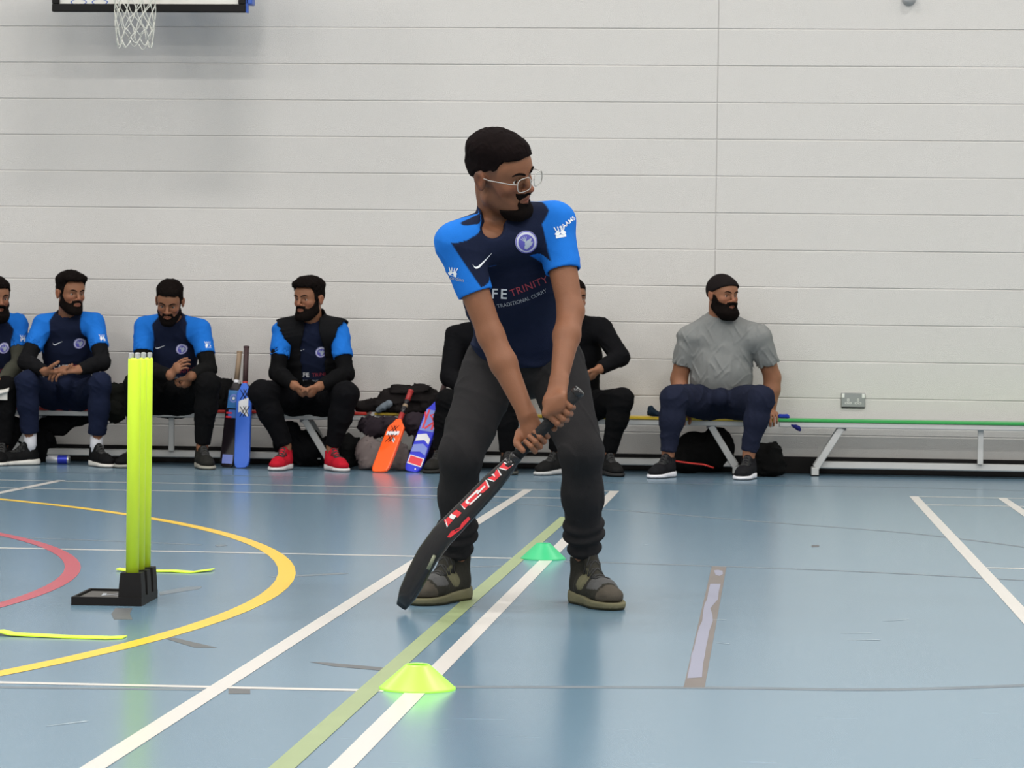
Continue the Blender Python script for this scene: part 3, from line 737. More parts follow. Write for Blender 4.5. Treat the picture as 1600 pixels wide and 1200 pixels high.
# ------------------------------------------------------------------ setting
XL, XR, YN = -9.0, 9.0, -5.0
def floor_mat():
    m, n, l, b = new_mat('sports_floor_vinyl')
    tc = n.new('ShaderNodeTexCoord'); nz = n.new('ShaderNodeTexNoise'); nz.inputs['Scale'].default_value = 1.2; nz.inputs['Detail'].default_value = 6
    l.new(tc.outputs['Object'], nz.inputs['Vector'])
    mx = n.new('ShaderNodeMix'); mx.data_type = 'RGBA'
    mx.inputs[6].default_value = (*[c*.95 for c in FLOORC], 1); mx.inputs[7].default_value = (*[c*1.06 for c in FLOORC], 1)
    l.new(nz.outputs['Fac'], mx.inputs[0])
    # scuffs: long faint pale scratches
    mp = n.new('ShaderNodeMapping'); mp.inputs['Scale'].default_value = (1.2, 9, 1); mp.inputs['Rotation'].default_value = (0, 0, .12); l.new(tc.outputs['Object'], mp.inputs['Vector'])
    n2 = n.new('ShaderNodeTexNoise'); n2.inputs['Scale'].default_value = 3.1; n2.inputs['Detail'].default_value = 5; l.new(mp.outputs[0], n2.inputs['Vector'])
    rp = n.new('ShaderNodeMapRange'); rp.inputs[1].default_value = .66; rp.inputs[2].default_value = .74; rp.inputs[4].default_value = .16; l.new(n2.outputs['Fac'], rp.inputs[0])
    m2 = n.new('ShaderNodeMix'); m2.data_type = 'RGBA'; m2.inputs[7].default_value = (.42, .5, .56, 1)
    l.new(rp.outputs[0], m2.inputs[0]); l.new(mx.outputs[2], m2.inputs[6]); l.new(m2.outputs[2], b.inputs['Base Color'])
    b.inputs['Roughness'].default_value = .21; b.inputs['Specular IOR Level'].default_value = .85
    nb = n.new('ShaderNodeTexNoise'); nb.inputs['Scale'].default_value = 2.2; nb.inputs['Detail'].default_value = 2; l.new(tc.outputs['Object'], nb.inputs['Vector'])
    bp = n.new('ShaderNodeBump'); bp.inputs['Strength'].default_value = .04; bp.inputs['Distance'].default_value = .02
    l.new(nb.outputs['Fac'], bp.inputs['Height']); l.new(bp.outputs['Normal'], b.inputs['Normal'])
    return m
FLOORC = (.127, .216, .29)
M_FLOOR = floor_mat()
M_WALL = mat('painted_blockwork', (.63, .61, .585), .55, bump=.5, bscale=260, var=.025, vscale=2.5, spec=.35)
M_MORT = mat('painted_mortar', (.60, .58, .56), .7)
M_BLACK = mat('black_rubber', (.008, .007, .007), .6, spec=.2)
M_CEIL = mat('ceiling_paint', (.55, .55, .54), .9)
mb = MB(); mb.box(((XL+XR)/2, (YN+WALL_Y)/2, -.05), ((XR-XL)/2, (WALL_Y-YN)/2, .05)); floor = mb.build('floor', M_FLOOR, kind='structure')
mb = MB(); mb.box((0, (YN+WALL_Y)/2, CEIL+.05), (9, (WALL_Y-YN)/2, .05)); mb.build('ceiling', M_CEIL, kind='structure')
for nm, c, hf in (('wall_left', (XL-.05, (YN+WALL_Y)/2, CEIL/2), (.05, (WALL_Y-YN)/2, CEIL/2)), ('wall_right', (XR+.05, (YN+WALL_Y)/2, CEIL/2), (.05, (WALL_Y-YN)/2, CEIL/2)), ('wall_front', (0, YN-.05, CEIL/2), (9, .05, CEIL/2))):
    mb = MB(); mb.box(c, hf); mb.build(nm, M_WALL, kind='structure')
mb = MB(); mb.box((0, WALL_Y+.0535, CEIL/2), (9, .05, CEIL/2)); wall = mb.build('wall_back', M_MORT, kind='structure')
# blockwork
Z0 = .0117; PH = .225; PW = .45; JX = W(1119, 300, WALL_Y)[0]
def block_geo(wd, ht, b=.0028, dp=.012):
    hw, hz = wd/2, ht/2; y0 = 0; V = []
    # front (y=-) face inset by bevels, weather-struck top edge
    for (x, z) in ((-hw+.0003, -hz+b*.6), (hw-.0003, -hz+b*.6), (hw-.0003, hz-b*1.6), (-hw+.0003, hz-b*1.6)): V.append((x, y0, z))
    for (x, z) in ((-hw, -hz), (hw, -hz), (hw, hz), (-hw, hz)): V.append((x, y0+b*1.2, z))
    for (x, z) in ((-hw, -hz), (hw, -hz), (hw, hz), (-hw, hz)): V.append((x, y0+dp, z))
    F = [(0, 1, 2, 3)]
    for i in range(4):
        j = (i+1) % 4; F += [(i, 4+i, 4+j, j), (4+i, 8+i, 8+j, 4+j)]
    return V, F
_bm = {}
def block_mesh(wd, ht):
    k = (round(wd, 3), round(ht, 3))
    if k not in _bm:
        V, F = block_geo(*k); me = bpy.data.meshes.new('concrete_block'); me.from_pydata(V, [], F); me.update(); me.materials.append(M_WALL); _bm[k] = me
    return _bm[k]
nb_ = 0; stuff = MB(); rr_ = random.Random(3)
vis = []
for r in range(0, int(CEIL/PH)+1):
    z0 = Z0+r*PH-PH; zc = z0+PH/2
    if zc-PH/2 < -.3: continue
    off = (r % 2)*PW/2
    xs = []
    x = JX
    edges = [JX+.003]; x = JX+(off if off else PW)
    while x < XR: edges.append(x); x += PW
    L_ = [JX-.003]; x = JX-((PW/2-off) if (PW/2-off) else PW)
    while x > XL: L_.append(x); x -= PW
    for E_ in (edges, L_):
        for a, b in zip(E_[:-1], E_[1:]):
            a, b = min(a, b), max(a, b); wd = b-a+.0012
            top = zc+PH/2-.0022; bot = max(zc-PH/2+.0022, .0)
            if bot >= top: continue
            y = WALL_Y-.002+rr_.uniform(-.0004, .0005); c = (a+b)/2
            d = np.array([c, WALL_Y, zc])-CAM; zz = d@CF; px = 800+FOC*(d@CR)/zz; py = 600-FOC*(d@CU)/zz
            if -58 < px < 1658 and -30 < py < 735 and nb_ < 300:
                o = link('concrete_block', block_mesh(wd, top-bot), wall); o.location = (c, y, (top+bot)/2); o.rotation_euler = (rr_.uniform(-.003, .003), 0, 0); nb_ += 1
            else:
                V, F = block_geo(wd, top-bot); stuff.add([(v[0]+c, v[1]+y, v[2]+(top+bot)/2) for v in V], F)
stuff.build('concrete_blocks_beyond', M_WALL, wall, kind='stuff')
mb = MB(); mb.box((0, WALL_Y-.012, .052), (9, .009, .052), bev=.003); mb.build('baseboard_back', M_BLACK, kind='structure')
# ------------------------------------------------------------------ court markings
M_LW = mat('white_line_paint', (.56, .535, .50), .3, spec=.5); M_SCF = mat('pale_scuff', (.27, .33, .37), .5); M_LY = mat('yellow_line_paint', (.78, .50, .03), .3); M_LR = mat('red_line_paint', (.42, .06, .085), .3)
M_LG = mat('grey_line_residue', (.12, .15, .175), .45, var=.3); M_LO = mat('faded_olive_tape', (.25, .31, .15), .4, var=.12); M_LB = mat('brown_tape_residue', (.135, .115, .105), .5, var=.15)
M_LP = mat('pale_worn_patch', (.22, .225, .30), .4); M_LK = mat('dark_grey_tape', (.085, .09, .095), .5)
def fline(name, pts, wd, m, z=.0006, label=None):
    pts = [np.asarray(p, float)[:2] for p in pts]; V = []; F = []
    for i, p in enumerate(pts):
        a = pts[max(i-1, 0)]; b = pts[min(i+1, len(pts)-1)]; t = (b-a)/np.linalg.norm(b-a); n = np.array([-t[1], t[0]])
        q = wd[i] if hasattr(wd, '__len__') else wd
        V += [(*(p+n*q/2), z), (*(p-n*q/2), z)]
        if i: F.append((2*i-1, 2*i-2, 2*i, 2*i+1)[::-1])
    F = [f if True else f for f in F]
    return mesh_py(name, V, F, floor, m, label=label)
def smooth_pts(pts, n=8):
    P = [np.asarray(p, float) for p in pts]; P = [2*P[0]-P[1]]+P+[2*P[-1]-P[-2]]; o = []
    for i in range(1, len(P)-2):
        for k in range(n):
            t = k/n; a, b, c, d = P[i-1:i+3]; o.append(.5*((2*b)+(-a+c)*t+(2*a-5*b+4*c-d)*t*t+(-a+3*b-3*c+d)*t**3))
    return o+[P[-2]]
XA, XC, YB = -1.2535, .787, 15.244
for x in (XA, XA+.46, XC, XC+.46): fline('court_line', [(x, YN+.2), (x, YB+.02)], .048, M_LW, .0010)
fline('court_line', [(XL+.5, YB), (XA+.46, YB)], .04, M_LW); fline('court_line', [(XC, YB), (XR-.5, YB)], .04, M_LW)
fline('court_line', [(XL+.5, YB-.74), (XA+.46, YB-.74)], .04, M_LW); fline('court_line', [(XC, YB-.74), (XR-.5, YB-.74)], .04, M_LW)
fline('court_line', [(XL+.5, YB-4.69), (XA+.46, YB-4.69)], .04, M_LW); fline('court_line', [(XC, YB-4.69), (XR-.5, YB-4.69)], .04, M_LW)
fline('court_line', [G(-600, 1052)[:2], G(0, 1066.5)[:2], G(600, 1079.5)[:2]], .038, M_LW)
fline('court_line', [G(96, 750.5)[:2], G(0, 770)[:2], G(-120, 796)[:2]], .05, M_LW)
def circ(pts):
    A = np.array([[2*p[0], 2*p[1], 1] for p in pts]); b = np.array([p[0]**2+p[1]**2 for p in pts]); s = np.linalg.lstsq(A, b, rcond=None)[0]
    return s[0], s[1], math.sqrt(s[2]+s[0]**2+s[1]**2)
def ring(name, pix, wd, m, z, label):
    cx, cy, r = circ([G(*p) for p in pix]); N = 160; V = []; F = []
    for k in range(N):
        t = 2*math.pi*k/N; V += [(cx+(r-wd/2)*math.cos(t), cy+(r-wd/2)*math.sin(t), z), (cx+(r+wd/2)*math.cos(t), cy+(r+wd/2)*math.sin(t), z)]
        F.append((2*k, 2*k+1, (2*k+3) % (2*N), (2*k+2) % (2*N)))
    print('ring', cx, cy, r); return mesh_py(name, V, F, floor, m, label=label)
ring('court_line', [(0, 781), (112, 792), (193.5, 803), (270, 813.6), (342, 830), (396, 850.5), (432, 871), (443, 895.5), (432, 918), (400, 938), (342, 965), (270, 990), (198, 1010), (112, 1030), (0, 1054)], .06, M_LY, .0008, 'yellow painted circle')
ring('court_line', [(0, 835), (58.5, 848), (97, 866), (110, 886.5), (97, 909), (58, 929), (0, 945)], .055, M_LR, .0008, 'red painted circle')
fline('court_line', [G(*p) for p in ((330, 1300), (441, 1200), (664, 1000), (884, 808))], .05, M_LO, .0012, 'faded olive line')
for pts, wd in (([(240, 766), (560, 774), (800, 787), (1000, 800), (1208, 816.7), (1417, 833), (1600, 855), (1750, 880)], .035), ([(0, 839), (160, 845), (315, 851.5)], .03), ([(425, 902), (540, 896)], .05),
                ([(620, 889), (720, 886.5), (800, 884)], .03), ([(882, 877.5), (1000, 881), (1312, 892), (1600, 907), (1750, 917)], .035), ([(-150, 1072), (0, 1074), (350, 1078)], .035),
                ([(700, 1073.5), (1000, 1074), (1142, 1075), (1375, 1077.5), (1600, 1071), (1800, 1058)], .045), ([(700, 750), (1000, 755), (1417, 762), (1600, 767)], .04), ([(0, 737), (240, 741), (480, 746)], .04)):
    fline('worn_line', smooth_pts([G(*p)[:2] for p in pts]), wd, M_LG, .0004)
def fpoly(name, pix, m, z, **kw):
    V = [G(*p, z) for p in pix]; a = sum(V[i][0]*V[(i+1) % len(V)][1]-V[(i+1) % len(V)][0]*V[i][1] for i in range(len(V)))
    F = [tuple(range(len(V)))]; F = F if a > 0 else [F[0][::-1]]
    return mesh_py(name, V, F, floor, m, **kw)
fpoly('tape_residue', [(1112, 885), (1135, 886), (1101, 1074), (1068, 1074)], M_LB, .0005)
q = lambda x, y: (1060+x/5.58, 870+y/5.58)
lf_ = [(278, 235), (262, 300), (250, 370), (228, 410), (215, 480), (208, 560), (182, 610), (160, 690), (135, 800), (112, 860), (105, 930), (88, 1000), (78, 1058)]
rt_ = [(368, 235), (352, 300), (345, 370), (310, 410), (278, 450), (296, 500), (300, 560), (268, 650), (258, 710), (240, 790), (232, 850), (215, 930), (205, 1050)]
V = []; F = []
for i, (a, b) in enumerate(zip(lf_, rt_)):
    V += [G(*q(*a), .0009), G(*q(*b), .0009)]
    if i: F.append((2*i, 2*i+1, 2*i-1, 2*i-2))
mesh_py('worn_patch', V, F, floor, M_LP)
fpoly('worn_patch', [q(*p) for p in ((310, 118), (345, 114), (385, 122), (388, 150), (360, 166), (325, 158))], M_LP, .0009)
fpoly('tape_residue', [(180, 950), (207, 950), (203, 959), (207, 968), (178, 968), (174, 959)], M_LK, .0005)
fpoly('tape_residue', [(248, 925), (290, 917), (316, 916), (312, 920), (250, 930)], M_LG, .0005)
fpoly('tape_residue', [(258, 995), (275, 997), (340, 1012), (305, 1012), (262, 999)], M_LK, .0005)
fpoly('tape_residue', [(483, 1034), (510, 1035), (600, 1043), (598, 1048), (520, 1041)], M_LK, .0005)
fpoly('tape_residue', [(357, 1076), (391, 1076), (391, 1084), (357, 1084)], M_LK, .0005)
fpoly('tape_residue', [(1268, 851.5), (1280, 851.5), (1280, 854.5), (1268, 855)], M_LK, .0005)
fpoly('tape_residue', [(335, 852), (352, 850.5), (356, 852), (342, 854.5)], M_LG, .0005)
for a, b in (((1380, 971), (1418, 968)), ((1313, 990), (1362, 989)), ((1325, 1001), (1375, 1000)), ((72, 1135), (136, 1127)), ((712, 949), (742, 947)), ((1110, 968), (1135, 969)), ((1004, 852), (1012, 851)), ((1120, 1005), (1140, 1006))):
    fline('scuff_mark', [G(*a), G(*b)], [.004, .014], M_SCF, .0006)
# ------------------------------------------------------------------ double socket and fixing on the wall
M_STEEL = mat('brushed_steel', (.36, .37, .36), .38, .9, var=.05); M_WPL = mat('white_plastic', (.75, .75, .72), .4)
c = W(1333, 625, WALL_Y); sk = thing('wall_socket', (c[0], WALL_Y-.01, c[2]), 'brushed steel double power socket on the wall above the green bench', 'socket')
B_ = lambda x, z, y=0.: V3(c[0]+x, WALL_Y-.008+y, c[2]+z)
mb = MB(); mb.box(B_(0, 0), (.073, .006, .0435), bev=.003); pl = mb.build('face_plate', M_STEEL, sk)
for s_ in (-1, 1):
    mb = MB(); mb.box(B_(s_*.061, .026, -.007), (.0085, .003, .013), bev=.002); mb.build('rocker_switch', M_WPL, sk)
    mb = MB(); mb.box(B_(s_*.030-.0, .0, -.0068), (.006, .0014, .008)); mb.box(B_(s_*.030-.011, -.019, -.0068), (.0085, .0014, .0055)); mb.box(B_(s_*.030+.011, -.019, -.0068), (.0085, .0014, .0055)); mb.build('pin_hole_surround', M_WPL, sk)
    mb = MB(); mb.box(B_(s_*.030-.0, .0, -.0085), (.002, .001, .004)); mb.box(B_(s_*.030-.011, -.019, -.0085), (.004, .001, .002)); mb.box(B_(s_*.030+.011, -.019, -.0085), (.004, .001, .002)); mb.build('pin_hole', M_BLACK, sk)
mb = MB(); mb.box(B_(0, -.047, .004), (.070, .004, .003)); mb.build('lower_strip', M_BLACK, sk)  # thin black strip just below the face plate's lower edge
c = W(1420, -2, WALL_Y); mb = MB(); mb.lathe((c[0], WALL_Y-.002, c[2]), [(.0, -.05), (.02, -.05), (.034, -.04), (.045, -.0), (.045, .001)], 24, (0, 1, 0)); mb.build('wall_fixing', mat('grey_fixing', (.36, .36, .36), .6), smooth=True, label='small round grey fixing high on the wall, top right', cat='wall fixing')
# ------------------------------------------------------------------ benches
M_ALU = mat('pale_aluminium', (.52, .52, .51), .45, .25, var=.04); M_DKB = mat('dark_bracket', (.12, .12, .13), .5)
BF, BB = 17.27, 17.50; BZ = .342
XG = W(1214.5, 660, BF)[0]; BL = 2.425
cols = {'green': (.03, .32, .07), 'yellow': (.62, .42, .02), 'red': (.50, .03, .02)}
def bench(x0, colr, label):
    x1 = x0+BL; root = thing('gym_bench', ((x0+x1)/2, (BF+BB)/2, 0), label, 'bench'); ym = (BF+BB)/2; hy = (BB-BF)/2
    mb = MB(); mb.box(((x0+x1)/2, ym, BZ-.009), (BL/2, hy, .009), bev=.004); mb.build('seat_cover', mat(colr+'_vinyl', cols[colr], .35), root, label=colr+' vinyl seat cover')
    mb = MB(); mb.box(((x0+x1)/2, ym, BZ-.034), (BL/2-.01, hy-.006, .016), bev=.004); mb.build('seat_frame', M_ALU, root)
    for s_, xe in ((1, x0), (-1, x1)):
        xt, xb = xe+s_*.385, xe+s_*.235
        for yy in (BF+.03, BB-.03):
            a, b = V3(xt, yy, BZ-.05), V3(xb, yy, .05); ax = nrm(b-a); nx = np.cross(ax, (0, 1, 0))
            mb = MB(); mb.box((a+b)/2, (.020, .011, np.linalg.norm(b-a)/2), [nx, (0, 1, 0), ax], .003); lg = mb.build('leg', M_ALU, root)
        mb = MB(); mb.box((xb-s_*.005, ym, .026), (.022, hy-.01, .025), bev=.004); mb.build('foot', M_ALU, root)
        mb = MB(); mb.box((xb-s_*.005, ym, .004), (.024, hy-.008, .004)); mb.build('rubber_pad', M_BLACK, root)
        mb = MB(); mb.box((xt, ym, BZ-.058), (.028, hy-.02, .008)); mb.build('bracket', M_DKB, root)
    mb = MB(); mb.box(((x0+x1)/2, ym, .066), (BL/2-.25, .035, .021), bev=.006); mb.build('balance_beam', M_ALU, root)
    mb = MB(); mb.box(((x0+x1)/2, BF+.06, (BZ-.05+.086)/2), (.0165, .012, (BZ-.05-.086)/2), bev=.002); mb.build('centre_post', M_ALU, root)
    return root
bench(XG, 'green', 'empty green-topped gym bench at the right, under the power socket')
bench(XG-BL-.012, 'yellow', 'yellow-topped gym bench under the man in the grey T-shirt')
bench(XG-2*BL-.06, 'red', 'red-topped gym bench under the seated players at the left')
# ------------------------------------------------------------------ basketball board
M_BLUE = mat('blue_steel', (.03, .10, .45), .4); M_NET = mat('white_nylon', (.66, .66, .60), .8); M_RIM = mat('orange_rim', (.7, .12, .02), .4)
YBD = 17.08; bl = W(82, 18, YBD); br = W(384, 20, YBD); bx0, bx1 = bl[0], br[0]; bz = (bl[2]+br[2])/2; bxc = (bx0+bx1)/2; HB = .9
bb = thing('basketball_backboard', (bxc, YBD, bz), 'white basketball backboard with a black frame, high on the wall at the left', 'backboard')
mb = MB(); mb.box((bxc, YBD+.012, bz+HB/2), ((bx1-bx0)/2-.01, .008, HB/2-.01)); mb.build('board', mat('white_board', (.72, .71, .66), .35), bb)
for cc, hf in (((bxc, bz+.024), ((bx1-bx0)/2, .024)), ((bxc, bz+HB-.024), ((bx1-bx0)/2, .024)), ((bx0+.022, bz+HB/2), (.022, HB/2-.048)), ((bx1-.022, bz+HB/2), (.022, HB/2-.048))):
    mb = MB(); mb.box((cc[0], YBD, cc[1]), (hf[0], .02, hf[1]), bev=.004); mb.build('frame_rail', M_BLACK, bb)
mb = MB(); mb.box((bx1+.006, YBD+.02, bz+HB/2), (.006, .02, HB/2)); mb.box((bx1+.020, YBD+.05, bz+.34), (.018, .05, .29), bev=.004); mb.build('side_bracket', M_BLUE, bb, label='blue steel side bracket')
for s_ in (-1, 1):
    mb = MB(); mb.tube([(bxc+s_*.45, YBD+.03, bz+.06), (bxc+s_*.12, WALL_Y-.02, bz+.42)], .026, 12); mb.tube([(bxc+s_*.45, YBD+.03, bz+.75), (bxc+s_*.12, WALL_Y-.02, bz+.75)], .02, 10); mb.tube([(bxc+s_*.5, YBD+.03, bz+.03), (bxc+s_*.5, YBD+.03, bz+.85)], .02, 10); mb.build('support_arm', M_BLUE, bb, True)
mb = MB(); mb.box((bxc, WALL_Y-.03, bz+.55), (.22, .025, .3), bev=.005); mb.build('wall_plate', M_BLUE, bb)
mb = MB(); mb.box((bxc, YBD+.05, bz+.28), (.33, .03, .13), bev=.005); mb.build('mounting_plate', M_BLUE, bb)
for u_ in (.16, .29):
    V, F = disc2(.05, 0, 0, 24, 1, .043); mesh_py('board_emblem', [(bx0+u_+x*1.0, YBD+.0032, bz+.06+y*.35) for x, y in V], F, bb, M_BLUE)
rx, ry, rz = bxc, YBD-.375, bz+.23
mb = MB(); mb.tube([(rx+.225*math.cos(t), ry+.225*math.sin(t), rz) for t in np.linspace(0, 2*math.pi, 41)], .009, 8, caps=False); mb.tube([(rx-.08, ry+.21, rz), (rx-.08, YBD, rz-.02)], .009, 8); mb.tube([(rx+.08, ry+.21, rz), (rx+.08, YBD, rz-.02)], .009, 8); mb.build('hoop', M_RIM, bb, True)
zs_ = np.linspace(rz-.005, bz-.20, 9); rp_ = np.interp(zs_, [bz-.20, bz-.1, bz+.02, bz+.1, rz], [.106, .118, .122, .14, .222])
mb = MB(); nn = 12
for s_ in (-1, 1):
    for k in range(nn):
        pts = []
        for j, z in enumerate(np.linspace(0, 8, 17)):
            r_ = np.interp(z, range(9), rp_); zz = np.interp(z, range(9), zs_); t = 2*math.pi*(k+s_*z*.5)/nn+.1*math.sin(z*1.7+k)
            dz = -.02*math.sin(k*2.1) if z > 7 else 0
            pts.append((rx+r_*math.cos(t), ry+r_*math.sin(t), zz+dz))
        mb.tube(pts, .0028, 5)
for k in range(nn):
    t0 = 2*math.pi*k/nn; mb.tube([(rx+.106*math.cos(t0+a), ry+.106*math.sin(t0+a), bz-.2-.035*math.sin(a*nn/2)-.01*(k % 3)) for a in np.linspace(0, 2*math.pi/nn, 7)], .0028, 5)
mb.build('net', M_NET, bb, True)
# ------------------------------------------------------------------ stumps, markers
M_FLU = mat('fluorescent_yellow', (.74, 1.0, .045), .35); M_FLUG = mat('fluorescent_green', (.40, 1.0, .07), .35); M_CLR = mat('frosted_plastic', (.45, .45, .45), .35)
FL, FR, BR = G(111, 945.5), G(221, 947.5), G(246.5, 933.5); ex = nrm(FR-FL); ey = nrm(BR-FR); wx = np.linalg.norm(FR-FL); wy = np.linalg.norm(BR-FR)
st = thing('cricket_stumps', (FL+BR)/2, 'three fluorescent yellow cricket stumps on a black rubber base', 'cricket stumps')
cc = (FL+BR)/2; mb = MB(); AX = [ex, np.cross((0, 0, 1), ex), (0, 0, 1)]; yv = AX[1]; sh_ = ey-ex*0
def plate(mb, a, b, z0, z1, u0, u1):   # sheared plate in base coordinates
    P = [FL+ex*wx*u+ey*wy*v+V3(0, 0, z) for z in (z0, z1) for (u, v) in ((a, u0), (b, u0), (b, u1), (a, u1))]
    mb.add(P, [(3, 2, 1, 0), (4, 5, 6, 7), (0, 1, 5, 4), (1, 2, 6, 5), (2, 3, 7, 6), (3, 0, 4, 7)])
plate(mb, 0, 1, .0, .017, 0, 1); plate(mb, 0, 1, .017, .025, 0, .05); plate(mb, 0, 1, .017, .025, .95, 1); plate(mb, 0, .035, .017, .025, .05, .95); plate(mb, .66, 1, .017, .025, .05, .95)
mb.build('base_plate', M_BLACK, st)
mb = MB(); plate(mb, .045, .655, .017, .0185, .07, .93); mb.build('tray_insert', mat('grey_rubber', (.05, .045, .04), .6), st)
V, F = text2('VX', .10, .01, 1., .3); mesh_py('lettering', [FL+ex*(wx*.5+x*1.0)+ey*(wy*.40+y*1.2)+V3(0, 0, .0192) for x, y in V], F, st, M_GREY_PRINT, label='pale lettering')
for i, t in enumerate((.14, .5, .86)):
    b0 = FR+ey*wy*t-ex*.036; b0[2] = 0
    mb = MB(); P = []
    for (hw, z) in ((.036, .017), (.034, .06), (.031, .098), (.022, .098)):
        for sx, sy in ((-1, -1), (1, -1), (1, 1), (-1, 1)): P.append(b0+ex*hw*sx+yv*hw*.95*sy+V3(0, 0, z))
    F = [(3, 2, 1, 0)]
    for j in range(3):
        for k in range(4): F.append((4*j+k, 4*j+(k+1) % 4, 4*j+4+(k+1) % 4, 4*j+4+k))
    F.append((12, 13, 14, 15)); mb.add(P, F); mb.build('stump_holder', M_BLACK, st)
    mb = MB(); mb.lathe(b0, [(0, .09), (.0195, .09), (.0195, .735), (.018, .742), (0, .742)], 24); s1 = mb.build('stump', M_FLU, st, True)
    mb = MB()
    for s_ in (-1, 1): mb.box(b0+ex*.010*s_+V3(0, 0, .749), (.005, .016, .009), AX, .003)
    mb.build('stump_top', M_CLR, s1)
def cone(px, py, r, hgt, m, label, rt):
    c = G(px, py)+V3(0, r*.98, 0); mb = MB()
    mb.lathe(c, [(r, .0), (r, .004), (r*.96, .006), (rt+.004, hgt-.003), (rt, hgt), (rt-.003, hgt-.003), (r*.93, .003), (r*.93, 0), (r, 0)], 48)
    mb.build('marker_cone', m, None, True, label=label, cat='marker cone', group=None)
cone(645, 1083.5, .0895, .0575, M_FLUG, 'fluorescent yellow-green disc cone nearest the camera', .027)
cone(846, 876, .084, .059, mat('green_plastic', (.02, .42, .16), .4), 'green disc cone behind the batter, between his feet', .024)
def strip_obj(pix, wd, label, m):
    V = []; F = []; n = len(pix)
    for i, (x, y, dz) in enumerate(pix):
        p = G(x, y); V += [p+V3(0, -wd/2, dz+.0), p+V3(0, wd/2, dz), p+V3(0, wd/2, dz+.003), p+V3(0, -wd/2, dz+.003)]
        if i:
            for k in range(4): F.append((4*i-4+k, 4*i+k, 4*i+(k+1) % 4, 4*i-4+(k+1) % 4))
    F += [(0, 1, 2, 3), tuple(4*n-4+k for k in (3, 2, 1, 0))]
    mesh_py('marker_strip', V, F, None, m, label=label, cat='marker strip')
strip_obj([(184, 892, .006), (200, 892.5, .002), (235, 893, .001), (270, 893.5, .002), (300, 895, .001), (333, 892, .004)], .06, 'fluorescent yellow rubber strip lying behind the stumps', M_FLU)
strip_obj([(-60, 992, .001), (2, 991.5, .008), (20, 993, .003), (100, 996, .001), (170, 998, .001), (195, 997, .001)], .06, 'fluorescent yellow rubber strip lying in front of the stumps', M_FLU)
# ------------------------------------------------------------------ can
c0, c1 = W(73, 725, 17.17), W(109, 726, 17.17); c0[2] = c1[2] = 0.; ax = nrm(c1-c0); r = .027; ct = c0+V3(0, .0, r); L_ = np.linalg.norm(c1-c0)
can = thing('drink_can', (c0+c1)/2, 'blue and silver drink can lying on its side under the red bench', 'can')
mb = MB(); mb.lathe(ct, [(0, .0), (.02, .0), (.024, .004), (r, .012), (r, L_*.5)], 20, ax); mb.build('can_body', mat('can_silver', (.55, .56, .6), .3, .6), can, True)
mb = MB(); mb.lathe(ct, [(r, L_*.5), (r, L_-.012)], 20, ax); mb.build('can_blue_band', mat('can_blue', (.02, .035, .42), .3, .4), can, True, label='blue painted half')
mb = MB(); mb.lathe(ct, [(r, L_-.012), (.024, L_-.003), (.022, L_), (0, L_-.003)], 20, ax); mb.build('can_lid', mat('can_rim', (.6, .6, .6), .3, .8), can, True)
# ------------------------------------------------------------------ cricket bats
def bat(name, bottom, top, blade_l, wd, faceN, m, label, handle, hr=.0165, th=.03, marks=(), toe=.02, neck=None):
    b, t = np.asarray(bottom, float), np.asarray(top, float); z = nrm(t-b); n = nrm(np.asarray(faceN, float)-z*(np.dot(faceN, z))); x = np.cross(z, -n); L = np.linalg.norm(t-b)
    root = thing('cricket_bat', b, label, 'cricket bat'); V = []; F = []; S = []
    prof = [(0, .55, .3), (.008, .80, .6), (.03, .96, .9), (.06, 1, 1), (blade_l*.35, 1, 1.25), (blade_l-.075, 1, 1.0), (blade_l-.035, .93, .9), (blade_l-.012, .62, .8), (blade_l+.02, .30, .75)]
    for (h_, wf, tf) in prof:
        hw = wd/2*wf; k = th*tf
        for (px_, py_) in ((-hw, .002), (-hw*.9, .006), (hw*.9, .006), (hw, .002), (hw, -k*.45), (hw*.35, -k), (-hw*.35, -k), (-hw, -k*.45)): V.append(b+z*h_+x*px_+n*py_)
    for i in range(len(prof)-1):
        for k in range(8): F.append((8*i+k, 8*i+(k+1) % 8, 8*i+8+(k+1) % 8, 8*i+8+k))
    F.append(tuple(range(8))[::-1]); F.append(tuple(8*(len(prof)-1)+k for k in range(8)))
    bd = mesh_py('blade', V, F, root, m)
    mb = MB(); zs = [blade_l+.0]; pos = blade_l
    o = -n*th*.35
    for (fr, mm, lb) in handle:
        e = pos+(L-blade_l)*fr; mb = MB(); pts = [b+z*pos+o, b+z*(pos+e)/2+o, b+z*e+o]; mb.tube(pts, [hr, hr*.97, hr], 14); mb.build('handle_grip' if lb is None else lb, mm, root, True); pos = e
    mb = MB(); mb.lathe(b+z*(L-.002)+o, [(hr, 0), (hr*1.12, .004), (hr*1.1, .012), (hr*.6, .014), (0, .014)], 14, z); mb.build('grip_cap', handle[-1][1], root, True)
    for (V2, F2, mm, up) in marks:
        mesh_py('sticker', [b+x*u+z*v+n*(.007+up) for u, v in V2], F2, bd, mm)
    return root, b, x, z, n
Mx = lambda n, c, r=.35, **k: mat(n, c, r, **k)
M_ORANGE = Mx('orange_plastic', (1.0, .11, .012), .35); M_BB = Mx('blue_bat', (.05, .16, .68), .3); M_RB = Mx('royal_blue', (.02, .03, .62), .3); M_RED = Mx('red_print_gloss', (.72, .03, .05), .35)
M_WG = Mx('white_gloss', (.75, .75, .78), .35); M_PB = Mx('pale_blue', (.18, .24, .62), .4); M_BK = Mx('gloss_black', (.012, .009, .012), .14); M_GRIPB = Mx('dark_brown_grip', (.045, .02, .02), .7); M_TAN = Mx('tan_grip', (.28, .20, .13), .75)
M_RGRIP = Mx('red_band', (.35, .02, .02), .5)
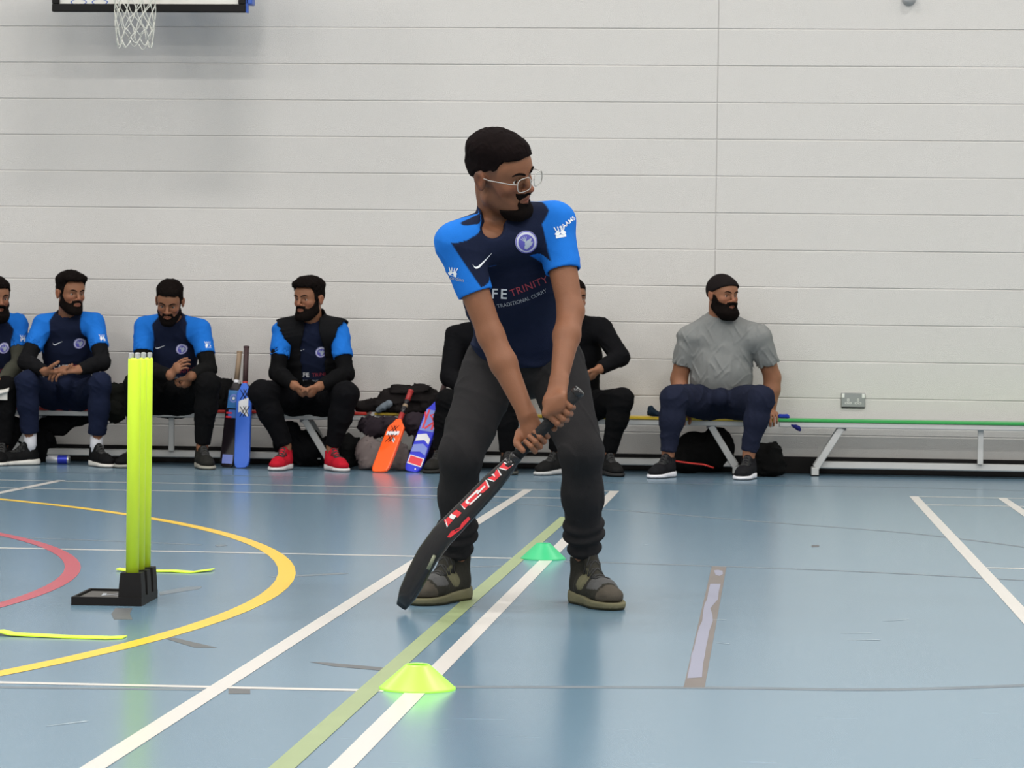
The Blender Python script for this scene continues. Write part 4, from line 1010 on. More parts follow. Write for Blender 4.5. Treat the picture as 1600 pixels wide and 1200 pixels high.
def qd(x0, z0, x1, z1, sh=0.): return [(x0, z0), (x1, z0+sh), (x1, z1+sh), (x0, z1)], [(0, 1, 2, 3)]
def xmarks(cx, cz, s):   # crossed double strokes
    L = []
    for a in (-1, 1):
        for o in (-.012, .012):
            L.append(strip2([(cx+(o-.022*a)*s, cz-.035*s), (cx+(o+.022*a)*s, cz+.035*s)], .005*s))
    return join2(*L)
bY = 17.02
def FB(px, Y): p = W(px, 728, Y); p[2] = .004; return p
ax_, ay_ = xmarks(.0, .385, 1.)
bat('cricket_bat', FB(377, 17.02), W(384, 543, 17.2), .50, .098, (-.25, -1, .1), M_BB, 'all-blue cricket bat with a dark brown grip, standing between two seated players',
    [(.14, M_RGRIP, 'red_collar'), (.86, M_GRIPB, None)], marks=[(*qd(-.034, .36, .03, .43, -.02), M_WG, .001), (*xmarks(-.01, .45, .9), M_BK, .0015), (*xmarks(-.012, .345, .9), M_BK, .0015), (*qd(-.034, .31, .012, .36, .03), M_WG, .0008)])
V, F = disc2(.026, 0, .42, 24, 1, .016); V2, F2 = disc2(.009, 0, .42, 16, 1)
bat('cricket_bat', FB(354, 17.08), W(373.5, 551, 17.22), .50, .092, (-.15, -1, .1), M_BK, 'glossy black cricket bat with a tan handle and blue badge, left of the all-blue bat',
    [(.18, M_WG, 'white_collar'), (.82, M_TAN, None)], marks=[(*qd(-.03, .36, .035, .47, .0), Mx('badge_blue', (.04, .17, .42)), .001), (V, F, M_PB, .0018), (V2, F2, M_WG, .0018), (*qd(-.028, .30, .024, .35), Mx('badge_blue2', (.06, .16, .5)), .001), (*qd(-.0, .325, .036, .335, .0), M_RED, .002), (*qd(.0, .30, .036, .31, .0), M_RED, .002), (*qd(-.036, .02, .03, .075, .0), M_PB, .001)])
bo = G(592, 738.5); bo[2] = .004
bat('cricket_bat', bo, W(640.5, 611, 17.22), .395, .112, (-.35, -1, .35), M_ORANGE, 'orange plastic cricket bat leaning on the bag pile, black and red grip', [(.30, M_RGRIP, 'red_collar'), (.2, M_BK, None), (.08, M_TAN, 'pale_band'), (.14, M_BK, None), (.28, M_RGRIP, 'red_grip')],
    marks=[(*qd(-.040, .285, .042, .315, -.0), M_WG, .001), (*xmarks(.004, .335, .75), M_BK, .0015), (*xmarks(-.0, .262, .9), M_BK, .0015), (*qd(-.03, .222, -.01, .25, .02), M_WG, .0006)])
bo = G(643, 738); bo[2] = .004
r_ = join2(strip2([(-.03, .29), (-.03, .40)], .014), strip2([(-.03, .40), (.008, .385), (-.028, .345), (.015, .29)], .014), strip2([(.028, .29), (.028, .42)], .012), strip2([(.028, .35), (.048, .40)], .01))
bat('cricket_bat', bo, W(697, 592, 17.2), .46, .105, (-.25, -1, .3), M_RB, 'royal blue cricket bat with white and red stripes, half hidden by a seated player', [(1, M_GRIPB, None)],
    marks=[([(-.045, .19), (-.01, .215), (.045, .20), (.045, .245), (-.01, .26), (-.045, .225)], [(0, 1, 4, 5), (1, 2, 3, 4)], M_WG, .001), ([(-.048, .115), (-.01, .135), (.047, .125), (.047, .175), (-.01, .19), (-.048, .165)], [(0, 1, 4, 5), (1, 2, 3, 4)], M_PB, .001),
           (*qd(-.052, .035, .045, .095, .012), M_WG, .0008), (*qd(-.046, .041, .039, .089, .012), M_RED, .0014), (*r_, M_RED, .0014), (*disc2(.005, -.02, .018, 12, 1), M_WG, .001), (*qd(-.045, .275, .045, .42, 0), M_PB, .0006)])
# ------------------------------------------------------------------ bags and coats
def blob(name, prims, col, seed, label, cat, amp=1., h=.009, rough=.8, zcut=None, m=None, cuts=()):
    lo = np.min([p_box(p, 0)[0] for p in prims], 0)-.05; hi = np.max([p_box(p, 0)[1] for p in prims], 0)+.05
    F = Fld(lo, hi, h); F.addall(prims); F.disp(folds(seed, [(.014*amp, .13, None), (.018*amp, .12, None), (.012*amp, .07, None), (.006*amp, .04, None)]), .035)
    if zcut is not None: F.cut((0, 0, zcut), (0, 0, -1), .004)
    for c_, n_ in cuts: F.cut(c_, n_, .006)
    V, Q = F.mesh(); root = mesh_np(name, V, Q, None, m or M_CLOTH, col=const(col)(V), label=label, cat=cat); return root
def E_(px, py, Y, r, k=.03): return ell(W(px, py, Y), r, None, k)
bench_top = BZ+.002
DK = (.012, .010, .010)
coat = blob('coat', [E_(586, 636, 17.36, (.12, .10, .06)), E_(622, 625, 17.38, (.12, .11, .09)), E_(655, 622, 17.38, (.11, .11, .095)), E_(672, 636, 17.36, (.10, .1, .08)), E_(640, 640, 17.34, (.2, .11, .05))], DK, 21, 'heap of black coats on the bench beside the orange bat', 'coat', zcut=bench_top, cuts=[((0, WALL_Y-.015, 0), (0, 1, 0))])
blob('plastic_packet', [cap(W(591, 641, 17.235), W(607, 631, 17.22), .014, .02, .01)], (.16, .19, .22), 4, 'clear plastic packet on the heap of black coats', 'packet', .4, .004)
blob('carry_bag', [E_(583, 668, 17.16, (.085, .055, .06)), E_(610, 668, 17.16, (.07, .055, .06)), E_(650, 665, 17.16, (.09, .05, .075)), E_(665, 690, 17.14, (.07, .05, .1))], (.03, .022, .028), 22, 'dark purple-grey cloth bag hanging in front of the bench, behind the orange bat', 'bag')
blob('plastic_bag', [E_(575, 708, 17.1, (.085, .06, .10)), E_(600, 712, 17.1, (.08, .06, .09)), E_(590, 725, 17.1, (.11, .06, .045)), E_(625, 712, 17.12, (.065, .05, .09)), E_(634, 725, 17.1, (.06, .05, .05))], (.17, .14, .135), 23, 'crumpled grey-pink plastic bag on the floor behind the orange bat', 'bag', 1.1, zcut=.002)
blob('black_bag', [E_(545, 700, 17.2, (.06, .06, .09)), E_(540, 722, 17.2, (.08, .06, .05))], (.008, .008, .008), 29, 'black bag on the floor left of the plastic bag', 'bag', 1., zcut=.002)
blob('jacket', [E_(352, 615, 17.40, (.09, .09, .09)), E_(345, 640, 17.38, (.10, .10, .08)), E_(338, 600, 17.42, (.05, .06, .05)), E_(390, 622, 17.40, (.07, .08, .07))], (.008, .008, .008), 24, 'black jacket on the bench behind the two upright bats', 'jacket', 1., zcut=bench_top, cuts=[((0, WALL_Y-.015, 0), (0, 1, 0))])
blob('jacket', [E_(188, 612, 17.40, (.09, .08, .05)), E_(192, 632, 17.38, (.09, .09, .06)), E_(180, 645, 17.2, (.06, .03, .06)), E_(172, 640, 17.22, (.05, .03, .05))], (.009, .010, .008), 25, 'dark jacket hanging over the bench beside the stumps', 'jacket', .8)
blob('holdall', [E_(15, 695, 17.38, (.19, .10, .10)), E_(45, 690, 17.40, (.12, .10, .13)), E_(62, 695, 17.4, (.10, .09, .12)), E_(20, 670, 17.4, (.14, .09, .08))], (.006, .006, .007), 26, 'black holdall under the left end of the red bench', 'holdall', .6, zcut=.003, cuts=[((0, 0, BZ-.06), (0, 0, 1)), ((0, WALL_Y-.03, 0), (0, 1, 0))])
blob('coat_sleeve', [E_(85, 664, 17.42, (.11, .04, .07)), E_(105, 656, 17.42, (.12, .04, .05)), E_(130, 654, 17.42, (.08, .04, .035))], (.006, .006, .007), 27, 'black coat hanging behind the red bench between the legs of the seated man', 'coat', .4, cuts=[((0, 0, BZ-.055), (0, 0, 1))])
blob('rucksack', [E_(450, 690, 17.40, (.09, .09, .13)), E_(480, 700, 17.40, (.11, .1, .12)), E_(520, 705, 17.40, (.09, .1, .11))], (.006, .006, .007), 28, 'black rucksack under the bench behind the red trainers', 'rucksack', .7, zcut=.003, cuts=[((0, 0, BZ-.06), (0, 0, 1)), ((0, WALL_Y-.03, 0), (0, 1, 0))])
blob('kit_bag', [E_(1085, 705, 17.40, (.11, .1, .12)), E_(1120, 700, 17.40, (.10, .1, .13)), E_(1070, 720, 17.4, (.1, .1, .08))], (.004, .004, .004), 30, 'black kit bag under the yellow bench behind the grey-shirted man\'s legs', 'bag', .6, zcut=.003, cuts=[((0, 0, BZ-.06), (0, 0, 1)), ((0, WALL_Y-.03, 0), (0, 1, 0))])
blob('backpack', [E_(1205, 708, 17.15, (.05, .08, .07)), E_(1200, 722, 17.15, (.10, .09, .075)), E_(1185, 712, 17.15, (.06, .07, .08)), E_(1200, 735, 17.15, (.115, .09, .04))], (.004, .004, .004), 31, 'black backpack on the floor at the right-hand end of the yellow bench', 'backpack', .5, zcut=.003)
mb = MB(); mb.tube([W(1053, 720, 17.1), W(1065, 722, 17.08), W(1080, 724, 17.08), W(1100, 726, 17.08), W(1115, 731, 17.1)], .005, 6); mb.build('strap', mat('red_webbing', (.6, .03, .02), .6), bpy.data.objects['kit_bag'], True, label='red strap')
blob('glove', [E_(1018, 644, 17.30, (.03, .04, .022)), E_(1028, 648, 17.3, (.035, .04, .018)), E_(1016, 637, 17.3, (.012, .02, .012))], (.012, .022, .035), 32, 'dark teal glove on the bench beside the grey-shirted man', 'glove', .4, .005, zcut=bench_top)
blob('tape_roll', [cap(W(1219, 651, 17.33), W(1230, 651, 17.33), .018, .016, .01)], (.02, .04, .30), 33, 'small blue cloth bundle on the left end of the green bench', 'cloth', .3, .004, zcut=bench_top)
blob('cloth_scrap', [cap(W(1237, 664, 17.255), W(1247, 669, 17.255), .006, .010, .006), cap(W(1243, 666, 17.255), W(1250, 672, 17.255), .006, .004, .006)], (.015, .018, .12), 34, 'navy scrap of cloth hanging from the front edge of the green bench', 'cloth', .2, .003)
# ------------------------------------------------------------------ seated people
def clasp(J):
    m = (J['Wr']+J['Wl'])/2+V3(0, -.02, -.035)      # where the two palms meet, fingers laced over the back of the other hand
    out = []
    for q, s_ in (('r', -1), ('l', 1)):
        Wp = J['W'+q]; d = nrm(V3(-s_*.62, -.25, -.62)); n = nrm(V3(-s_*.75, .25, .45)); out.append(hand_prims(Wp, d, n, s_, (38, 62, 38), .92, (.1, .25), .05, .07))
    return out
def overlap_hands(J):
    a = hand_prims(J['Wr'], nrm(J['Wl']-J['Wr']+V3(0, -.04, -.03)), V3(0, .3, 1), -1, (15, 25, 20), 1.)
    b = hand_prims(J['Wl'], nrm(J['Wr']-J['Wl']+V3(.01, -.05, .01)), V3(-.1, .5, -1), 1, (18, 25, 20), 1.05, (.2, .3))
    return [a, b]
def rest_hands(J):
    return [hand_prims(J['Wr'], V3(-.1, -1, -.15), V3(0, 0, -1), -1, (12, 45, 30)), hand_prims(J['Wl'], V3(.1, -1, -.15), V3(0, 0, -1), 1, (12, 45, 30))]
def cup_hands(J):
    return [hand_prims(J['Wr'], V3(.55, -.3, .6), V3(.7, .5, .1), -1, (20, 25, 20), .85), hand_prims(J['Wl'], V3(-.5, .4, -.7), V3(-.6, .5, .3), 1, (35, 45, 35), .85, (.5, .5))]
def seated(px, Y, **S):
    """px: joint name -> image point; Y: joint name -> distance from the camera plane, all in the hall"""
    dY = dict(P=17.36, C=17.27, N=17.20, H=17.12, S=17.18, E=17.08, W=16.88, HP=17.28, K=16.90, A=16.97)
    J = {}
    for k, p in px.items():
        y = Y.get(k) or Y.get(k.rstrip('rl')) or dY.get(k) or dY[k.rstrip('rl')]
        J[k] = W(p[0], p[1], y)
    J['C'] = J['P']+(J['N']-J['P'])*.58 if 'C' not in px else J['C']
    S['sit'] = True; J['P'][2] -= .02; J['HPr'] = J['P']+V3(-.085, -.04, -.035); J['HPl'] = J['P']+V3(.085, -.04, -.035)
    for q in 'rl':
        if 'shoe'+q in S:
            s_ = dict(S['shoe'+q]); ang = math.radians(s_.pop('ang')); A = J['A'+q]; d = V3(math.sin(ang), -math.cos(ang), 0); hl = V3(A[0], A[1], 0)-d*.055
            s_['heel'] = hl; s_['toe'] = hl+d*s_.pop('len', .285); S['shoe'+q] = s_
    S['J'] = J
    return build_person(S)
TEAM = dict(kind='team', cuff=.62, hemz=-.02)
def tshoe(ang, up=(.007, .007, .0075), sole=(.62, .60, .56), **k): return dict(ang=ang, upc=up, solec=sole, h=.009, **k)
M_SOCKW = mat('white_sock', (.62, .62, .66), .9, bump=.3)
seated(dict(P=(-12, 608), N=(-10, 500), H=(-7, 466), Sr=(-54, 512), Sl=(28, 508), Er=(-70, 560), El=(30, 566), Wr=(-32, 600), Wl=(-2, 603), Kr=(-48, 600), Kl=(10, 606), Ar=(-52, 695), Al=(4, 697)), dict(Kl=16.95, El=17.2, Sl=17.26, Wl=16.98),
       label='bearded seated man in a navy and blue polo shirt cut off by the left edge', head=(35, 4, 0), hands=overlap_hands, w=.98, base=(.055, .055, .042), shirt=dict(TEAM, badges='l'), trousers=dict(col=(.0045, .0045, .005)),
       hair=dict(top=.022, side=.008), beard=dict(t=.010, chin=.024, long=.02), shoer=tshoe(-20), shoel=tshoe(10), seed=41)
seated(dict(P=(106, 606), N=(106, 497), H=(110, 459), Sr=(67, 508), Sl=(148, 506), Er=(40, 566), El=(160, 567), Wr=(72, 581), Wl=(121, 578), Kr=(42, 596), Kl=(157, 598), Ar=(47, 690), Al=(151, 692)), dict(Er=17.02, El=17.02),
       label='seated man with quiffed black hair, navy and blue polo shirt and white socks', head=(42, 3, 0), hands=overlap_hands, w=.95, base=(.007, .007, .008), shirt=dict(TEAM, badges='l'),
       trousers=dict(col=(.010, .014, .034), up=.075, cuff=.058), sock=M_SOCKW, hair=dict(top=.026, side=.005, quiff=.010, front=.080), beard=dict(t=.0035, chin=.006, low=-.010), shoer=tshoe(-48), shoel=tshoe(35), seed=42)
seated(dict(P=(268, 612), N=(268, 500), H=(265, 472), Sr=(226, 512), Sl=(313, 516), Er=(222, 575), El=(326, 578), Wr=(267, 586), Wl=(298, 588), Kr=(212, 600), Kl=(325, 600), Ar=(213, 695), Al=(316, 696)), dict(H=17.04, Wr=16.84, Wl=16.88),
       label='seated man hunched forward with head bowed, behind the yellow stumps', head=(3, 22, -3), hands=cup_hands, w=1., base=(.006, .006, .006), shirt=dict(TEAM, badges='l'),
       trousers=dict(col=(.0045, .0045, .005)), hair=dict(top=.020, side=.005, front=.074), beard=dict(t=.0025, chin=.004, low=-.018), shoer=tshoe(-15, sole=(.3, .3, .27)), shoel=tshoe(22, (.02, .02, .018), (.30, .29, .25)), seed=43, look=.0)
seated(dict(P=(487, 612), N=(488, 506), H=(483, 468), Sr=(442, 519), Sl=(529, 519), Er=(433, 582), El=(541, 584), Wr=(461, 603), Wl=(498, 604), Kr=(408, 614), Kl=(541, 616), Ar=(446, 697), Al=(519, 699)), dict(Wr=16.84, Wl=16.84, Kr=16.88),
       label='seated man in a black body warmer over a team shirt, wearing red trainers', head=(-26, 2, 0), hands=clasp, w=1., base=(.004, .004, .0045), shirt=dict(TEAM), vest=True,
       trousers=dict(col=(.0045, .0045, .0055), w=1.1), hair=dict(top=.028, side=.006, quiff=.010, front=.076), beard=dict(t=.005, chin=.011, low=-.010), shoer=tshoe(-8, (.42, .012, .025), (.6, .58, .58), label='red trainer'), shoel=tshoe(28, (.42, .012, .025), (.6, .58, .58), label='red trainer'), seed=44)
seated(dict(P=(755, 622), N=(755, 512), H=(757, 478), Sr=(712, 526), Sl=(798, 526), Er=(702, 590), El=(808, 590), Wr=(735, 612), Wl=(775, 612), Kr=(700, 626), Kl=(792, 626), Ar=(688, 706), Al=(793, 708)), dict(),
       label='seated person in a black hooded top, mostly hidden behind the batter\'s right leg', head=(10, 5, 0), hands=clasp, w=1., shirt=dict(col=(.005, .005, .006), long=1, hemz=-.02),
       trousers=dict(col=(.0045, .0045, .005)), hair=dict(top=.02, side=.008), beard=dict(t=.006), shoer=tshoe(-12, (.02, .019, .017), (.03, .03, .028)), shoel=tshoe(10, (.02, .02, .02), (.08, .08, .07)), seed=45)
p5, _ = seated(dict(P=(898, 622), N=(898, 506), H=(893, 468), Sr=(856, 520), Sl=(940, 514), Er=(846, 585), El=(969, 558), Wr=(872, 610), Wl=(936, 577), Kr=(876, 628), Kl=(972, 624), Ar=(870, 706), Al=(950, 708)), dict(El=17.1, Wl=16.97),
       label='seated person in a black sweatshirt behind the batter, elbow and knee showing to the right', head=(30, 0, 0), hands=clasp, w=1., shirt=dict(col=(.005, .005, .006), long=1, hemz=-.02),
       trousers=dict(col=(.004, .004, .0045)), hair=dict(top=.016, side=.006), shoer=tshoe(-25, (.012, .012, .012), (.5, .5, .5)), shoel=tshoe(20, (.012, .012, .012), (.03, .03, .03)), seed=46)
seated(dict(P=(1128, 615), N=(1124, 500), H=(1129, 462), Sr=(1077, 529), Sl=(1186, 527), Er=(1061, 592), El=(1207, 590), Wr=(1066, 643), Wl=(1203, 643), Kr=(1053, 622), Kl=(1189, 624), Ar=(1044, 708), Al=(1170, 708)), dict(Er=17.30, El=17.34, Wr=17.22, Wl=17.34, H=17.2, N=17.26, S=17.26, Kr=16.84, Kl=16.84, Ar=16.86, Al=16.86),
       label='broad seated man in a grey T-shirt and black skullcap with a full black beard', head=(38, 2, 0), hands=rest_hands, w=1.16, belly=1.06, skin=(.26, .115, .062), fat=1.06, nw=1.15, shirt=dict(col=(.21, .215, .21), belly=(.178, .15, .20), cuff=.66, hemz=.0, collar=0, folds=[(.004, .14, (.5, 0, 1)), (.005, .12, (.8, .2, 1)), (.003, .08, (-.5, 0, 1))], h=.005),
       trousers=dict(col=(.014, .017, .034), w=.98), cap=True, beard=dict(t=.010, chin=.024, long=.02), shoer=tshoe(-22, (.012, .012, .014), (.72, .72, .76), wid=1.05), shoel=tshoe(-12, (.012, .012, .014), (.72, .72, .76), wid=1.05), seed=47)
mb = MB(); mb.box(W(1, 612, 16.86), (.05, .03, .0025), [nrm((1, .2, .3)), nrm((-.2, 1, .4)), nrm(np.cross(nrm((1, .2, .3)), nrm((-.2, 1, .4))))]); mb.box(W(0, 617, 16.86), (.045, .002, .03)); mb.build('white_card', mat('white_card', (.6, .58, .54), .6), label='white card held by the man at the left edge', cat='card')
# ------------------------------------------------------------------ the batter
D0 = 8.42
J = dict(P=W(818, 556, 8.90), C=W(806, 440, 8.70), N=W(783, 346, 8.55), H=W(781, 271, 8.46), Sr=W(715, 382, 8.44), Sl=W(866, 350, 8.58), Er=W(767, 524, 8.42), El=W(892, 486, 8.50), Wr=W(823, 648, 8.37), Wl=W(873, 598, 8.34),
         HPr=W(768, 575, 8.88), HPl=W(868, 573, 8.88), Kr=W(720, 712, 8.66), Kl=W(908, 706, 8.66), Ar=W(712, 880, 8.86), Al=W(914, 880, 8.84))
BUTT, SH0 = W(903, 612, 8.30), W(806, 714, 8.33)
LD = nrm(SH0-BUTT)
HR, HL = W(836, 684, 8.335), W(876, 641, 8.315)
def batter_hands(J):
    return grip_prims(J['Wr'], HR, nrm(LD+V3(.0, -.25, 0)), -1, .98), grip_prims(J['Wl'], HL, LD, 1, 1.08, .45)
def mpanel(V, C):
    C = C.copy(); y, z, x = V[:, 1], V[:, 2], np.abs(V[:, 0])
    tan = (((y-.125)**2/.0006+(z-.075)**2/.0009) < 1) & (x > .016)
    C[tan] = (.12, .115, .07); C[(z > .135) & (y < .07)] = (.33, .34, .30)
    C[(y > .24)] = (.075, .065, .052); g = (y > .17) & (y < .23) & (z > .055); C[g] = (.085, .085, .085)
    return C
def foot(A, ang, dx=0):
    a = math.radians(ang); d = V3(math.sin(a), -math.cos(a), 0); hl = V3(A[0], A[1], 0)-d*.06+V3(dx, 0, 0); return dict(heel=hl, toe=hl+d*.305, upc=(.030, .029, .024), solec=(.15, .14, .085), h=.004, panel=mpanel, wid=.98, tall=.02)
batter, BI = build_person(dict(J=J, hero=True, label='bearded batter in glasses and navy and blue polo shirt, bending over his stick', head=(60, 12, 20), hands=batter_hands, w=1.0, aw=.88, hb=.009, hh=.0022, hf=.0022, h=.0045,
    skin=(.20, .082, .041), stub=.5, fade=.85, shirt=dict(kind='team', colh=.085, cuff=.55, hemz=.055, hem=1, vneck=[(W(769, 350, 8.40), (.040, .10, .046)), (W(771, 333, 8.43), (.045, .09, .04))], badges='', seam=[[(738, 322), (722, 345), (702, 378), (730, 417), (757, 452)], [(846, 308), (849, 350), (851, 385), (857, 408)]], h=.0035, noprint=True, loose=.0, lim=([1.25, 1.3, 1.15, .85, .6], [.84, .80, .78, .72, .6]), arm=.02, folds=[(.003, .2, (-.3, 0, 1)), (.004, .13, (.4, .2, 1)), (.002, .07, None)]),
    sock=mat('dark_sock', (.05, .05, .05), .9), trousers=dict(col=(.021, .020, .021), gather=True, up=.055, cuff=.047, h=.005, w=.96, folds=[(.003, .3, (0, .3, 1)), (.003, .16, (.3, .3, 1)), (.0025, .11, None)]), hair=dict(top=.018, side=.0035, fade=1, front=.068, rough=.28), haircol=(.007, .0045, .0045),
    beard=dict(t=.002, chin=.007, goatee=1, low=-.03, back=.04), shoer=foot(J['Ar'], -22), shoel=foot(J['Al'], 26), seed=50, look=.05))
BI['body'].name = 'body'
shirt, bv = BI['shirt'], BI['bvh']
def at_shirt(px, py): 
    d = nrm(ray(px, py)); h = cast(bv, CAM+d*7, d)
    if h is None: print('MISS', px, py); return W(px, py, 8.4)
    return np.array(h[0])
iu, iv = nrm(CR), nrm(CU)
def rotuv(a): a = math.radians(a); return iu*math.cos(a)+iv*math.sin(a), -iu*math.sin(a)+iv*math.cos(a)
def badge_at(px, py, a, s):
    o = at_shirt(px, py); u_, v_ = rotuv(a); sleeve_badge(shirt, o, u_, v_, bv, s, nrm(o-CAM))
o = at_shirt(822, 378); u_, v_ = rotuv(-12); vd = nrm(o-CAM); crest(shirt, o, u_, v_, bv, .033, vd)
o = at_shirt(757, 413); u_, v_ = rotuv(22); V, F = swoosh2(.066); decal('tick_emblem', V, F, o, u_, v_, bv, shirt, M_WHITE_PRINT, .0015, nrm(o-CAM))
u_, v_ = rotuv(-2); o = at_shirt(780, 462); V, F = text2('FE', .042, .012, 1.3); decal('lettering', V, F, o-v_*.008, u_, v_, bv, shirt, M_WHITE_PRINT, .0015, nrm(o-CAM))
u_, v_ = rotuv(22); o = at_shirt(828, 452); V, F = text2('TRINITY', .030, .006, 1.1); decal('lettering', V, F, o, u_, v_, bv, shirt, M_RED_PRINT, .0015, nrm(o-CAM), label='red lettering')
u_, v_ = rotuv(18); o = at_shirt(815, 466); V, F = text2('TRADITIONAL CURRY', .0155, .004); V = [(x, y+x*x*1.3) for x, y in V]; decal('lettering', V, F, o-v_*.012, u_, v_, bv, shirt, M_GREY_PRINT, .0015, nrm(o-CAM))
u_, v_ = rotuv(38); badge_at(875, 362, 10, .030); o = at_shirt(888, 351); V, F = text2('SAAMS', .018, .004); decal('sleeve_lettering', V, F, o, u_, v_, bv, shirt, M_WHITE_PRINT, .0015, nrm(o-CAM))
u_, v_ = rotuv(-12); badge_at(708, 425, -8, .024); o = at_shirt(712, 438); V, F = text2('London', .016, .004); decal('sleeve_lettering', V, F, o, u_, v_, bv, shirt, M_GREY_PRINT, .0015, nrm(o-CAM))
bt = bvh_of(BI['trousers'])
try:
    d = nrm(ray(923, 605)); h = cast(bt, CAM+d*7, d); o = np.array(h[0]); u_, v_ = rotuv(2)
    V, F = join2(*[strip2([(-.012+.004*(i % 2), .014-.007*i), (.012, .016-.007*i)], .0045) for i in range(5)], strip2([(.002, .016), (.009, -.014)], .009)); decal('trouser_logo', V, F, o, u_, v_, bt, BI['trousers'], M_WHITE_PRINT, .0015, d)
except Exception as e: print('logo', e)
# glasses
M = BI['M']; hc = J['H']; T_ = lambda *p: hc+M.T@np.array(p, float)
gl = MB(); M_GF = mat('clear_grey_frame', (.42, .41, .38), .3, 0); 
def rrect(cx, cz, w_, h_, y0, n=28, wrap=0.):
    P = []
    for k in range(n+1):
        t = 2*math.pi*k/n; cx_, sz = math.cos(t), math.sin(t); e = .62
        x = cx+w_*math.copysign(abs(cx_)**e, cx_); z = cz+h_*math.copysign(abs(sz)**e, sz); P.append(T_(x, y0-abs(x)*.18, z))
    return P
for q in (-1, 1): gl.tube(rrect(q*.034, -.003, .0265, .0205, .122), .0012, 6, caps=False)
gl.tube([T_(-.009, .121, .003), T_(0, .123, .006), T_(.009, .121, .003)], .0016, 6)
for q in (-1, 1): gl.tube([T_(q*.0605, .111, .004), T_(q*.073, .09, .006), T_(q*.08, .02, .006), T_(q*.084, -.01, .012), T_(q*.084, -.03, -.008)], [.0013]*5, 6)
glo = gl.build('glasses', M_GF, batter, True, label='clear thin-framed glasses')
m, n_, l_, b_ = new_mat('lens_glass'); b_.inputs['Transmission Weight'].default_value = 1; b_.inputs['Roughness'].default_value = .02; b_.inputs['IOR'].default_value = 1.04; b_.inputs['Base Color'].default_value = (.95, .97, .97, 1)
for q in (-1, 1):
    P = rrect(q*.034, -.003, .0258, .0198, .122)[:-1]; P2 = [p-M[1]*.0015 for p in P]; k = len(P); mesh_py('lens', P+P2, [tuple(range(k))[::-1], tuple(range(k, 2*k))]+[(i, (i+1) % k, k+(i+1) % k, k+i) for i in range(k)], glo, m)
# the stick
pix = [(903, 612), (880, 637.5), (850, 669), (826, 694), (806, 714), (795, 727), (770, 754), (742, 784), (715, 812), (690, 838), (668, 868), (651, 900), (637, 928), (627, 948)]
Ys = [8.30, 8.308, 8.32, 8.327, 8.333, 8.337, 8.345, 8.355, 8.363, 8.372, 8.385, 8.40, 8.41, 8.42]
cl = [W(*p, y) for p, y in zip(pix, Ys)]
wdp = [20, 19, 18, 18, 18, 25, 34, 36, 38, 40, 39, 37, 32, 19]; thk = [.0165, .016, .0155, .0155, .0155, .014, .013, .013, .013, .0135, .014, .015, .014, .008]
stick = thing('indoor_bat', cl[-1], 'long black curved bat with red and white panels, held by the batter', 'bat')
stick.name = 'curved_bat'
def loft(i0, i1, ring=20, scale=1.):
    V = []; F = []
    for i in range(i0, i1+1):
        t = nrm(cl[min(i+1, len(cl)-1)]-cl[max(i-1, 0)]); nf = nrm(np.array([-.25, -1, .35])); nf = nrm(nf-t*(nf@t)); s_ = np.cross(t, nf); a = wdp[i]/2/(FOC/8.35)*scale; b = thk[i]*scale
        for k in range(ring):
            th = 2*math.pi*k/ring; c_, s__ = math.cos(th), math.sin(th); e = .75 if i > 4 else 1
            V.append(cl[i]+s_*a*math.copysign(abs(c_)**e, c_)+nf*b*math.copysign(abs(s__)**e, s__))
    n = i1-i0
    for i in range(n):
        for k in range(ring): F.append((i*ring+k, i*ring+(k+1) % ring, (i+1)*ring+(k+1) % ring, (i+1)*ring+k))
    F.append(tuple(range(ring))[::-1]); F.append(tuple(n*ring+k for k in range(ring)))
    return V, F
M_CARB = mat('gloss_carbon_black', (.012, .011, .012), .22, spec=.4); M_GRIP = mat('charcoal_tape_grip', (.014, .014, .015), .8, bump=.3, bscale=120, spec=.2)
V, F = loft(0, 4); mesh_py('grip', V, F, stick, M_GRIP, True)
V, F = loft(4, 13); bl_ = mesh_py('blade', V, F, stick, M_CARB, True)
mb = MB(); mb.lathe(BUTT-LD*.004, [(0, -.004), (.016, -.004), (.0185, .0), (.0185, .012), (.016, .015)], 20, LD); mb.build('butt_cap', M_CARB, stick, True)
mb = MB(); mb.lathe(SH0-LD*.006, [(.0165, 0), (.019, .003), (.019, .014), (.0165, .018)], 20, LD); mb.build('grip_collar', M_CARB, stick, True)
bb_ = bvh_of(bl_)
ctr = (W(795, 722, 8.3)+W(690, 838, 8.3))/2
U0 = nrm(W(690, 838, 8.372)-W(797, 724, 8.336)); 
def bp_(x, y):  # image point on the blade -> coordinates in the print frame
    d = nrm(ray(x, y)); h = cast(bb_, CAM+d*7, d); return None if h is None else np.array(h[0])-d*.0012
def panel(pix, m_, name='printed_panel', off=0.):
    P = [];
    for p in pix:
        q_ = bp_(*p)
        if q_ is None: continue
        P.append(q_-nrm(q_-CAM)*off)
    if len(P) > 2: mesh_py(name, P, [tuple(range(len(P)))], bl_, m_)
zz = lambda pts: [(680+x/8, 690+y/8) for x, y in pts]
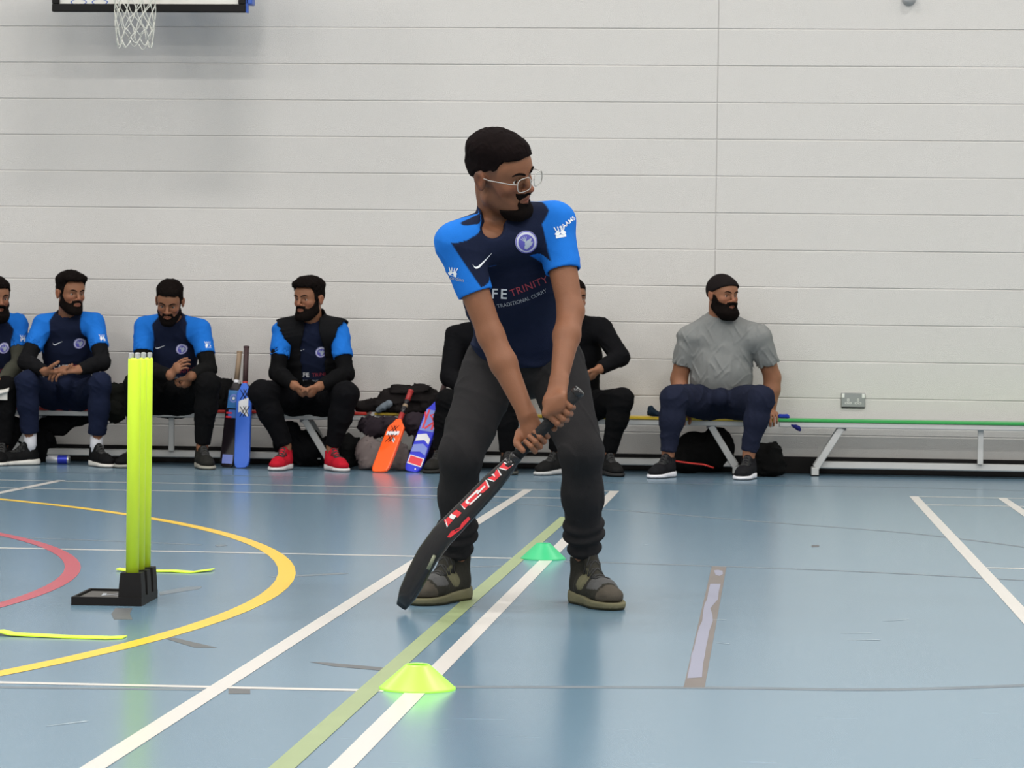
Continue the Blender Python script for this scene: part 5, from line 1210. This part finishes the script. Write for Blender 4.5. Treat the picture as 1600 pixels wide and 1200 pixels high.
M_PR = mat('red_gloss_print', (.68, .03, .04), .25); M_PW = mat('white_gloss_print', (.72, .70, .70), .25); M_PG = mat('grey_print_gloss', (.30, .30, .32), .25)
for red in ([(855, 262), (975, 292), (895, 352), (800, 325)], [(765, 345), (825, 415), (745, 492), (660, 455), (735, 420), (745, 385)], [(630, 485), (680, 570), (600, 640), (560, 640), (520, 590)], [(520, 590), (560, 630), (480, 760), (430, 800), (320, 790)], [(320, 785), (415, 790), (375, 840)], [(265, 850), (330, 890), (280, 950), (180, 920)], [(165, 940), (220, 985), (150, 1065), (110, 985)]): panel(zz(red), M_PR)
for wh in ([(855, 255), (980, 282), (970, 297), (865, 272)], [(800, 322), (895, 350), (885, 360), (795, 335)], [(775, 335), (790, 345), (832, 420), (815, 425)], [(655, 460), (745, 490), (735, 502), (650, 472)], [(700, 410), (735, 400), (750, 440), (735, 435)], [(625, 480), (645, 480), (680, 565), (665, 575)], [(615, 545), (630, 560), (530, 660), (515, 645)], [(525, 600), (545, 612), (400, 745), (385, 730)], [(570, 650), (580, 662), (440, 790), (425, 778)], [(385, 725), (430, 760), (410, 785), (375, 760)], [(312, 780), (325, 790), (380, 840), (365, 850)], [(115, 965), (130, 975), (160, 1060), (145, 1070)]): panel(zz(wh), M_PW, off=.0006)
panel(zz([(200, 900), (265, 930), (225, 975), (170, 945)]), M_PW, off=.0006)
for red in ([(415, 935), (440, 965), (330, 1090), (300, 1085), (330, 1020)], [(310, 1070), (335, 1085), (190, 1200), (150, 1195), (200, 1120)]): panel(zz(red), M_PR, 'red_panel')
for a, b in (((730, 808), (690, 850)),):
    pass
# the narrow lower ridge of the stick with its red label and the pale tab
ctrs = [W(737, 806, 8.352), W(718, 825, 8.36), W(700, 842, 8.365), W(688, 856, 8.37)]
mb = MB(); mb.tube(ctrs, [.009, .013, .0135, .009], 14); mb.build('lower_ridge', mat('red_label', (.45, .02, .03), .3), stick, True, label='red labelled ridge')
mb = MB(); mb.tube([W(679, 868, 8.355), W(669, 889, 8.36)], [.008, .009], 8, flat=.6); mb.build('pale_tab', mat('pale_tab', (.20, .21, .14), .5), stick, True)
